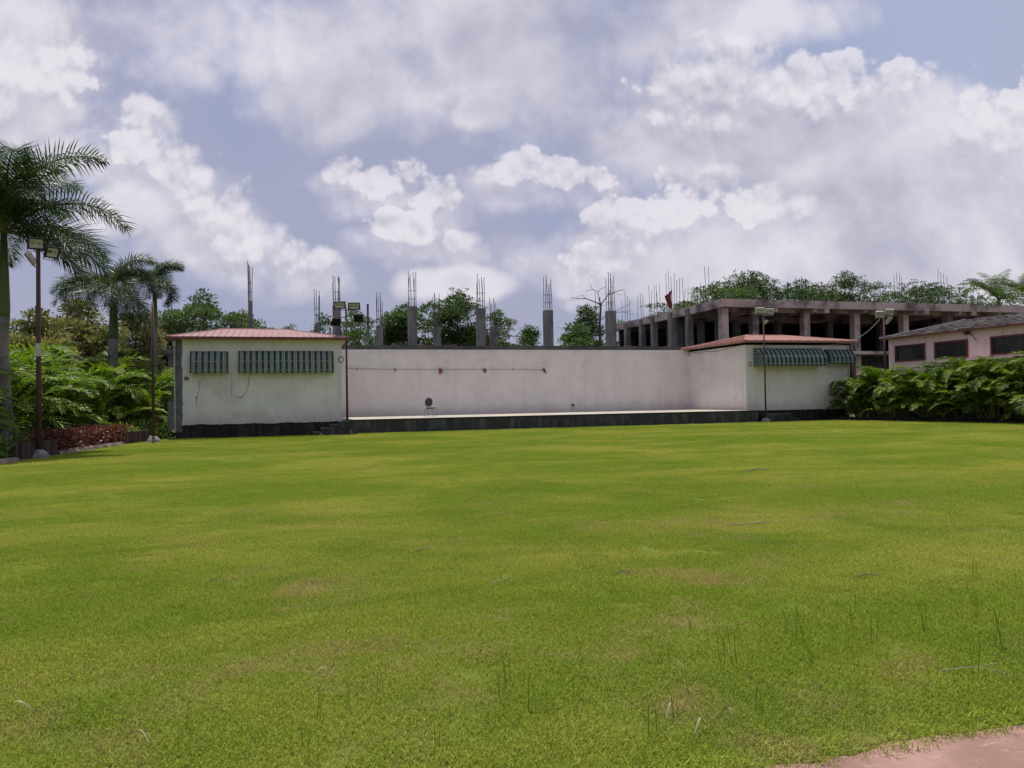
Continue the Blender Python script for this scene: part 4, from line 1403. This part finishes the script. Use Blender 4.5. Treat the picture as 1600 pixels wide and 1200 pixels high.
SR = YAW       # azimuth of the picture's right-hand direction
pb = Vector((-9.0, 29.4, 0))
fr = [(SR + .05, R(42), 4.6, R(96)), (SR + .25, R(86), 4.6, R(105)), (SR + 2.9, R(86), 4.4, R(90)), (SR - .6, R(80), 4.2, R(120)), (SR - .35, R(12), 3.7, R(68)), (SR + 2.9, R(60), 3.6, R(90)),
      (SR - 1.6, R(66), 3.4, R(95)), (SR + 1.5, R(62), 3.6, R(90)), (SR + 3.3, R(25), 3.8, R(85)), (SR - 2.3, R(35), 3.6, R(95)),
      (SR - 1.15, R(28), 3.6, R(100)), (SR + .9, R(30), 3.6, R(90)), (SR + 2.2, R(30), 3.7, R(90)), (SR - 1.9, R(5), 3.2, R(60)),
      (SR - .7, R(50), 3.7, R(95)), (SR + 4.0, R(10), 3.3, R(65)), (SR + .6, R(8), 3.4, R(65)),
      (SR - .9, R(72), 4.2, R(95)), (SR + 1.2, R(78), 4.2, R(95)), (SR + .25, R(-8), 3.0, R(60))]
royal_palm(pb, 7.55, 4.6, .21, 'tall royal palm at the left edge, its crown cut by the picture border', [(a, e, l * 1.02, d) for (a, e, l, d) in fr], 1, 1.15, .052, 110)


def ring(n, rr, L, e_hi=70, e_lo=10, dr=95):
    out = []
    for i in range(n):
        f = (i * .618) % 1.0
        out.append((i * 2.399 + rr.uniform(-.2, .2), R(e_lo + (e_hi - e_lo) * f + rr.uniform(-6, 6)), L * rr.uniform(.85, 1.1), R(dr * rr.uniform(.85, 1.15))))
    return out


royal_palm(Vector((-8.3, 43.0, 0)), 7.7, 5.0, .25, 'royal palm with dense drooping crown between the two left lamp posts', ring(28, random.Random(4), 2.9, 84, -15, 110), 2, .85, .05, 60)
royal_palm(Vector((-7.2, 48.5, 0)), 8.95, 6.2, .18, 'slender royal palm directly behind the second lamp post', ring(24, random.Random(9), 2.2, 84, -10, 110), 3, .75, .05, 50)


# areca / hedge palm clumps: three meshes each, copied
def clump_src(kind, seed, nf, H, L, leaf, lw, n, lab):
    rr = random.Random(seed)
    t = thing(kind, lab, 'palm clump', (0, 0, 0))
    lb = MB(); rb_ = MB(); cb = MB()
    for i in range(nf):
        az = i * 2.399 + rr.uniform(-.3, .3)
        f = rr.random()
        r0 = .15 + .55 * rr.random()
        bx, by = r0 * math.cos(az), r0 * math.sin(az)
        z0 = H * (.05 + .62 * f)
        top = Vector((bx * 1.35, by * 1.35, z0))
        if f > .25:
            cb.tube([(bx * .8, by * .8, 0), top], [.028, .018], 5)
        frond(lb, rb_, top, az, R(rr.uniform(45, 86)), L * rr.uniform(.75, 1.15), R(rr.uniform(75, 130)), leaf, lw, n, rr, .55, .5, .18, rr.uniform(-.4, .4))
    lb.build('foliage', 'areca' if kind == 'areca_palm' else 'hedge_leaf', t)
    rb_.build('rachis', 'cane', t)
    cb.build('cane', 'cane', t)
    return t


GA = 'golden cane palms filling the left bed'
AREC = [clump_src('areca_palm', 20 + i, 36, 2.7, 2.2, .60, .085, 20, '') for i in range(3)]
SPOT = [(-9.4, 27.2, .72, 'feathery golden cane palm just right of the nearest palm trunk, behind the nearest lamp post'),
        (-9.0, 25.0, .75, 'feathery golden cane palm at the left picture edge, arching before the big trunk'),
        (-11.3, 30.5, .95, 'golden cane palm in the back row behind the nearest lamp post'),
        (-9.2, 31.6, .86, 'golden cane palm leaning over the near end of the red hedge'),
        (-11.0, 35.2, 1.08, 'tall golden cane palm in the back row above the middle of the red hedge'),
        (-8.9, 35.3, .90, 'golden cane palm behind the middle of the red hedge'),
        (-9.6, 39.0, 1.05, 'golden cane palm hiding the left side of the middle palm trunk'),
        (-7.6, 39.3, .90, 'golden cane palm in front of the middle palm trunk foot'),
        (-7.2, 44.5, 1.02, 'golden cane palm right of the middle palm trunk'),
        (-6.9, 42.2, .72, 'lowest golden cane palm, just left of the second lamp post'),
        (-12.5, 40.0, 1.25, 'tallest golden cane palm at the back of the left bed'),
        (-10.3, 45.5, 1.18, 'golden cane palm at the far back between the two left lamp posts'),
        (-13.5, 34.0, 1.2, 'golden cane palm at the back, just beside the big palm trunk')]
for i, (x, y, s, lab) in enumerate(SPOT):
    o = AREC[i] if i < 3 else copy_tree(AREC[i % 3])
    s *= 1.34; o.location = (x - (.95 if x > -9.7 and y < 41 else .2), y, 0); o.scale = (s, s, s); o.rotation_euler = (0, 0, i * 1.9)
    tag(o, lab, 'palm clump', GA)

GH = 'hedge palms along the right side of the lawn'
HP = [clump_src('hedge_palm', 50 + i, 84, 1.9, 1.2, .32, .062, 18, '') for i in range(3)]
HS = [(32.9, 38.3, .86, 'leftmost hedge palm, touching the right booth under its awning'),
      (33.6, 37.4, 1.0, 'hedge palm just left of the lamp post that rises from the right hedge'),
      (34.2, 35.5, 1.05, 'hedge palm just right of the lamp post, under the leftmost pink building window'),
      (33.4, 33.6, 1.0, 'hedge palm under the gap between the two left pink building windows'),
      (34.4, 31.8, 1.06, 'hedge palm under the middle pink building window'),
      (33.7, 30.2, 1.02, 'hedge palm under the satellite dish arm'),
      (34.5, 28.6, 1.05, 'hedge palm under the right pink building window'),
      (33.9, 26.8, 1.1, 'hedge palm at the right picture border'),
      (35.0, 25.0, 1.1, 'hedge palm just beyond the right picture border'),
      (34.9, 37.8, 1.0, 'hedge palm in the back row behind the hedge lamp post'),
      (35.3, 34.0, 1.05, 'back row hedge palm against the pink wall between two windows'),
      (35.3, 30.3, 1.08, 'back row hedge palm against the pink wall right of the middle window'),
      (33.0, 36.0, .78, 'low hedge palm in the front row before the hedge lamp post'),
      (33.5, 32.0, .75, 'low hedge palm in the front row below the middle window'),
      (34.0, 28.4, .75, 'low hedge palm in the front row below the right window')]
for i, (x, y, s, lab) in enumerate(HS):
    o = HP[i] if i < 3 else copy_tree(HP[i % 3])
    s *= 1.62; o.location = (x + .55, y - .3, 0); o.scale = (s, s, s * 1.02); o.rotation_euler = (0, 0, i * 2.3)
    tag(o, lab, 'palm clump', GH)
# low dark slat edging along the hedge
t = thing('hedge_edging', 'low dark slat edging at the foot of the right hedge', 'edging', (31.5, 38.4, 0))
b = MB(); a = Vector((0, 0)); c = Vector((2.9, -14.0)); n = 90
for i in range(n):
    p = c * (i / n)
    b.box(p.x - .03, p.x + .03, p.y - .065, p.y + .065, 0, .22 + rnd(-.02, .02))
b.build('slat', 'black_slat', t)


# ------------------------------------------------------------------ trees
def tree(px, topy, hw, Y, m, label, seed, zb=.42, nl=5200, leaf=.30, name='tree', lobes=16, flat=.7, group='trees beyond the walls', base_z=0.0, vs=1.0):
    rr = random.Random(seed)
    top = hy(px, topy - (4 if seed > 21 else 0), Y); dep = top.dot(FW) if top.dot(FW) > 1 else Y
    dep = Vector((top.x, top.y, 0)).dot(FW)
    rad = hw * (1.0 if seed < 7 else 1.28 if seed < 22 else 1.65) * dep / 1200; H = top.z - base_z
    t = thing(name, label, 'tree', (top.x, Y, base_z), 0, group)
    zc = H * (zb + 1) / 2; hr = H * (1 - zb) / 2
    tb = MB()
    th = H * zb * 1.05
    tr = max(.12, rad * .06)
    tb.tube([(0, 0, 0), (rr.uniform(-.2, .2), rr.uniform(-.2, .2), th * .5), (0, 0, th)], [tr * 1.4, tr, tr * .8], 8)
    lb = MB(); L = []
    for i in range(lobes):
        for _ in range(20):
            v = rvec(rr) * rr.uniform(.40, .95)
            if v.z > -.75:
                break
        c = Vector((v.x * rad, v.y * rad, zc + v.z * hr))
        s = rr.uniform(.32, .52)
        L.append((c, Vector((rad * s, rad * s, min(rad * s, hr * .7) * flat))))
    L.append((Vector((rr.uniform(-.15, .15) * rad, 0, H - hr * .30)), Vector((rad * .33, rad * .33, hr * .30))))
    for c, e in L:
        mid = Vector((c.x * .4, c.y * .4, th + (c.z - th) * .35))
        tb.tube([(0, 0, th * .9), mid, c], [tr * .55, tr * .35, tr * .1], 5)
    tot = sum(e.x * e.z for c, e in L)
    for c, e in L:
        k = int(nl * (2.3 if seed < 22 else 3.4) * e.x * e.z / tot)
        # leaves grow in sprays, leaving gaps between them
        sprays = max(5, k // 14)
        for _ in range(sprays):
            u = rvec(rr)
            if u.z < -.35 and rr.random() < .6:
                u.z = -u.z
            q = rr.random() ** .33 * rr.choice((1, 1, 1, 1.22))
            pc = c + Vector((u.x * e.x * q, u.y * e.y * q, u.z * e.z * q))
            sp = leaf * rr.uniform(1.0, 2.0)
            out = (u + Vector((0, 0, .25))).normalized()
            for _j in range(14):
                w3 = rvec(rr)
                pos = pc + Vector((w3.x, w3.y, w3.z * .45)) * sp * rr.random()
                d = (w3 * .9 + out * .6).normalized()
                l = leaf * rr.uniform(.55, 1.15)
                leaf_quad(lb, pos, d, (Vector((0, 0, 1)) + rvec(rr) * .9).normalized(), l, l * .5)
    tb.build('trunk', 'bark', t, True)
    lb.build('crown', m, t)
    return t


tree(65, 482, 52, 46, 'leaf_yellow', 'yellowish flowering tree right of the tall palm trunk', 1, .35, 5200, .22)
tree(128, 470, 62, 50, 'leaf_yellow', 'yellow blossoming tree behind the middle palm', 2, .35, 6000, .22)
tree(205, 492, 50, 53, 'leaf_yellow', 'pale blossoming tree between the middle palm and the second lamp post', 3, .35, 5000, .22)
tree(30, 520, 60, 60, 'leaf_mid', 'green tree low behind the tall palm trunk', 31, .2, 4000, .3)
tree(318, 457, 66, 62, 'leaf_feather', 'wide feathery grey-green tree rising behind the left booth', 4, .35, 9000, .22, lobes=24, flat=.42)
tree(262, 500, 52, 66, 'leaf_feather', 'feathery tree between the second lamp post and the left booth', 5, .3, 6500, .24, lobes=20, flat=.45)
tree(380, 488, 40, 66, 'leaf_feather', 'thin feathery branches beside the narrow column over the booth roof', 6, .5, 3800, .22, lobes=14, flat=.4)
tree(240, 556, 52, 70, 'leaf_dark', 'dark low tree in shade between the canopy and the left booth', 7, .1, 6000, .3)
tree(150, 556, 70, 72, 'leaf_dark', 'dark low tree in shade under the blossoming trees', 71, .1, 6000, .3)
tree(452, 510, 28, 80, 'leaf_mid', 'small tree top just showing above the left booth roof', 8, .4, 2500, .28)
tree(503, 492, 26, 74, 'leaf_mid', 'light green tree behind the short column at the booth roof end', 9, .3, 2800, .28)
tree(555, 486, 34, 78, 'leaf_mid', 'light green tree around the floodlights of the stage lamp post', 10, .3, 3600, .28)
tree(600, 512, 40, 84, 'leaf_feather', 'low feathery tree left of the round dark tree', 11, .3, 3600, .28)
tree(630, 478, 40, 70, 'leaf_dark', 'round dark tree behind the wide column above the chair', 12, .25, 6500, .28)
tree(672, 498, 34, 76, 'leaf_mid', 'green tree filling the gap between the two dark trees', 13, .25, 3800, .28)
tree(722, 453, 46, 72, 'leaf_dark', 'tallest dark tree in the middle, with a tuft on top', 14, .25, 8500, .27, lobes=20)
tree(705, 480, 30, 70, 'leaf_dark', 'left shoulder of dark foliage beside the tallest dark tree', 15, .25, 3800, .27)
tree(780, 486, 36, 74, 'leaf_feather', 'feathery tree right of the tallest dark tree', 16, .3, 4600, .26, flat=.45)
tree(825, 510, 26, 86, 'leaf_dark', 'small dark tree left of the lone sky column', 17, .3, 3000, .3)
tree(916, 480, 32, 82, 'leaf_dark', 'dark tree behind the bare tree', 18, .3, 4800, .3)
tree(898, 508, 30, 78, 'leaf_mid', 'bright green tree low left of the bare tree', 19, .3, 3800, .28)
tree(962, 500, 34, 90, 'leaf_mid', 'green tree seen between the bare tree and the unfinished building', 20, .3, 3600, .3)
tree(1020, 505, 40, 95, 'leaf_mid', 'green tree seen through the left bays of the unfinished building', 21, .2, 3600, .32)
tree(1110, 452, 44, 82, 'leaf_mid', 'sprawling green tree above the left corner of the unfinished roof', 22, .5, 4800, .28, lobes=18, flat=.45)
tree(1178, 430, 52, 84, 'leaf_dark', 'broad dark tree above the roof corner of the unfinished building', 23, .5, 7500, .28, lobes=22, flat=.5)
tree(1245, 440, 42, 84, 'leaf_dark', 'dark tree above the unfinished roof, second from its corner', 24, .5, 5200, .28, lobes=18, flat=.5)
tree(1322, 430, 36, 84, 'leaf_dark', 'rounded dark tree standing highest over the middle of the unfinished roof', 25, .5, 5200, .28, lobes=18, flat=.5)
tree(1385, 462, 40, 90, 'leaf_mid', 'low tree top over the unfinished roof right of the rounded one', 26, .5, 3400, .28, flat=.45)
tree(1455, 448, 46, 86, 'leaf_dark', 'spreading dark tree left of the coconut palms', 27, .5, 5600, .28, lobes=18, flat=.45)
tree(1515, 450, 40, 92, 'leaf_mid', 'green tree behind the coconut palms', 28, .4, 4200, .3)
tree(1590, 455, 50, 92, 'leaf_dark', 'dark tree behind the coconut palms at the right border', 29, .3, 5200, .3)
tree(1063, 476, 36, 72.5, 'leaf_mid', 'creeping green bush along the side edge of the unfinished roof', 30, .75, 3200, .2, lobes=14, flat=.35)


def coconut(px, cy, Y, label, seed, L=4.6):
    rr = random.Random(seed)
    p = hy(px, cy, Y)
    t = thing('coconut_palm', label, 'palm tree', (p.x, Y, 0), 0, 'coconut palms beyond the pink building')
    MB().tube([(-.5, 0, 0), (-.2, 0, p.z * .5), (0, 0, p.z)], [.22, .17, .13], 8).build('trunk', 'palm_trunk', t, True)
    for (az, e0, L2, dr) in ring(18, rr, L, 88, 8, 62):
        lb = MB(); rb_ = MB()
        frond(lb, rb_, (0, 0, p.z), az, e0, L2, dr, 1.0, .075, 34, rr, .3, .7, .1, rr.uniform(-.3, .3))
        fo = lb.build('frond', 'leaf_mid', t); rb_.build('rachis', 'rachis', fo)


coconut(1560, 468, 66, 'coconut palm with an upright young frond above the pink roof', 1)
coconut(1604, 466, 70, 'coconut palm at the right picture border', 2)

# ------------------------------------------------------------------ litter on the lawn
def litter(name, px, py, L, ang, label, cat, m='twig', th=.008):
    p = hz(px, py, .02); th *= .6
    rr = random.Random(int(px))
    b = MB(); pts = [(-L / 2, rr.uniform(-.1, .1) * L, .0), (-L / 4, rr.uniform(-.06, .06) * L, .015), (0, rr.uniform(-.08, .08) * L, .02), (L / 4, rr.uniform(-.1, .1) * L, .015), (L / 2, rr.uniform(-.1, .1) * L, .005)]
    b.tube(pts, [th, th * 1.2, th, th * .8, th * .3], 5)
    b.tube([pts[2], (L * .2, .10 * L, .04), (L * .32, .22 * L, .03)], [th * .7, th * .5, th * .3], 4)
    o = b.build(name, m, None, loc=p); o.rotation_euler = (0, 0, ang)
    return tag(o, label, cat, 'bits lying on the lawn')


litter('twig', 1183, 735, .75, .1, 'dark twig on the far right part of the lawn', 'twig', 'twig', .018)
litter('twig', 1178, 819, .62, .1 - .2, 'pale twig on the lawn below the far dark one', 'twig', 'dry_leaf', .012)
litter('twig', 785, 909, .32, .6, 'thin pale twig near the middle of the lawn', 'twig', 'dry_leaf', .005)
litter('twig', 662, 860, .2, .4, 'short dark twig left of the middle of the lawn', 'twig', 'twig', .008)
litter('twig', 1358, 901, .22, -.4, 'short twig on the lawn at the right, below the pale one', 'twig', 'twig', .008)
litter('twig', 1530, 1050, .40, -.6, 'branched pale root lying in the grass near the path corner', 'twig', 'dry_leaf', .0045)
litter('twig', 336, 908, .12, .2, 'tiny dark twig on the left part of the lawn', 'twig', 'twig', .006)
litter('twig', 978, 895, .16, -.1, 'tiny brown twig near the lawn centre', 'twig', 'twig', .006)


def blade(px, py, L, ang, label):
    p = hz(px, py, .02); b = MB(); vs = []; fs = []
    for i in range(7):
        s = i / 6; wd = .0032 * math.sin(math.pi * (.12 + .86 * s)) + .001
        z = .05 * math.sin(math.pi * s) + .01
        vs += [(L * s, -wd + .05 * s * s, z), (L * s, wd + .05 * s * s, z + .003)]
    for i in range(6):
        fs.append((2 * i, 2 * i + 2, 2 * i + 3, 2 * i + 1))
    b.add(vs, fs); o = b.build('dry_blade', 'dry_leaf', None, loc=p); o.rotation_euler = (0, 0, ang)
    return tag(o, label, 'grass blade', 'bits lying on the lawn')


blade(1070, 1050, .14, 1.9, 'long pale dry grass blade right of centre near the bottom')
blade(1040, 1125, .10, .4, 'curved pale grass blade near the bottom, left of the path')
blade(1145, 1130, .06, 1.1, 'short white dry leaf left of the path corner')
blade(232, 1165, .12, 2.2, 'pale bent grass blade at the bottom left')
blade(12, 1112, .14, -.8, 'pale bent grass blade at the left border')
blade(1085, 1150, .10, .3, 'pale forked grass blade just above the path edge')
blade(490, 1062, .08, -.3, 'thin pale grass blade in the lower left lawn')
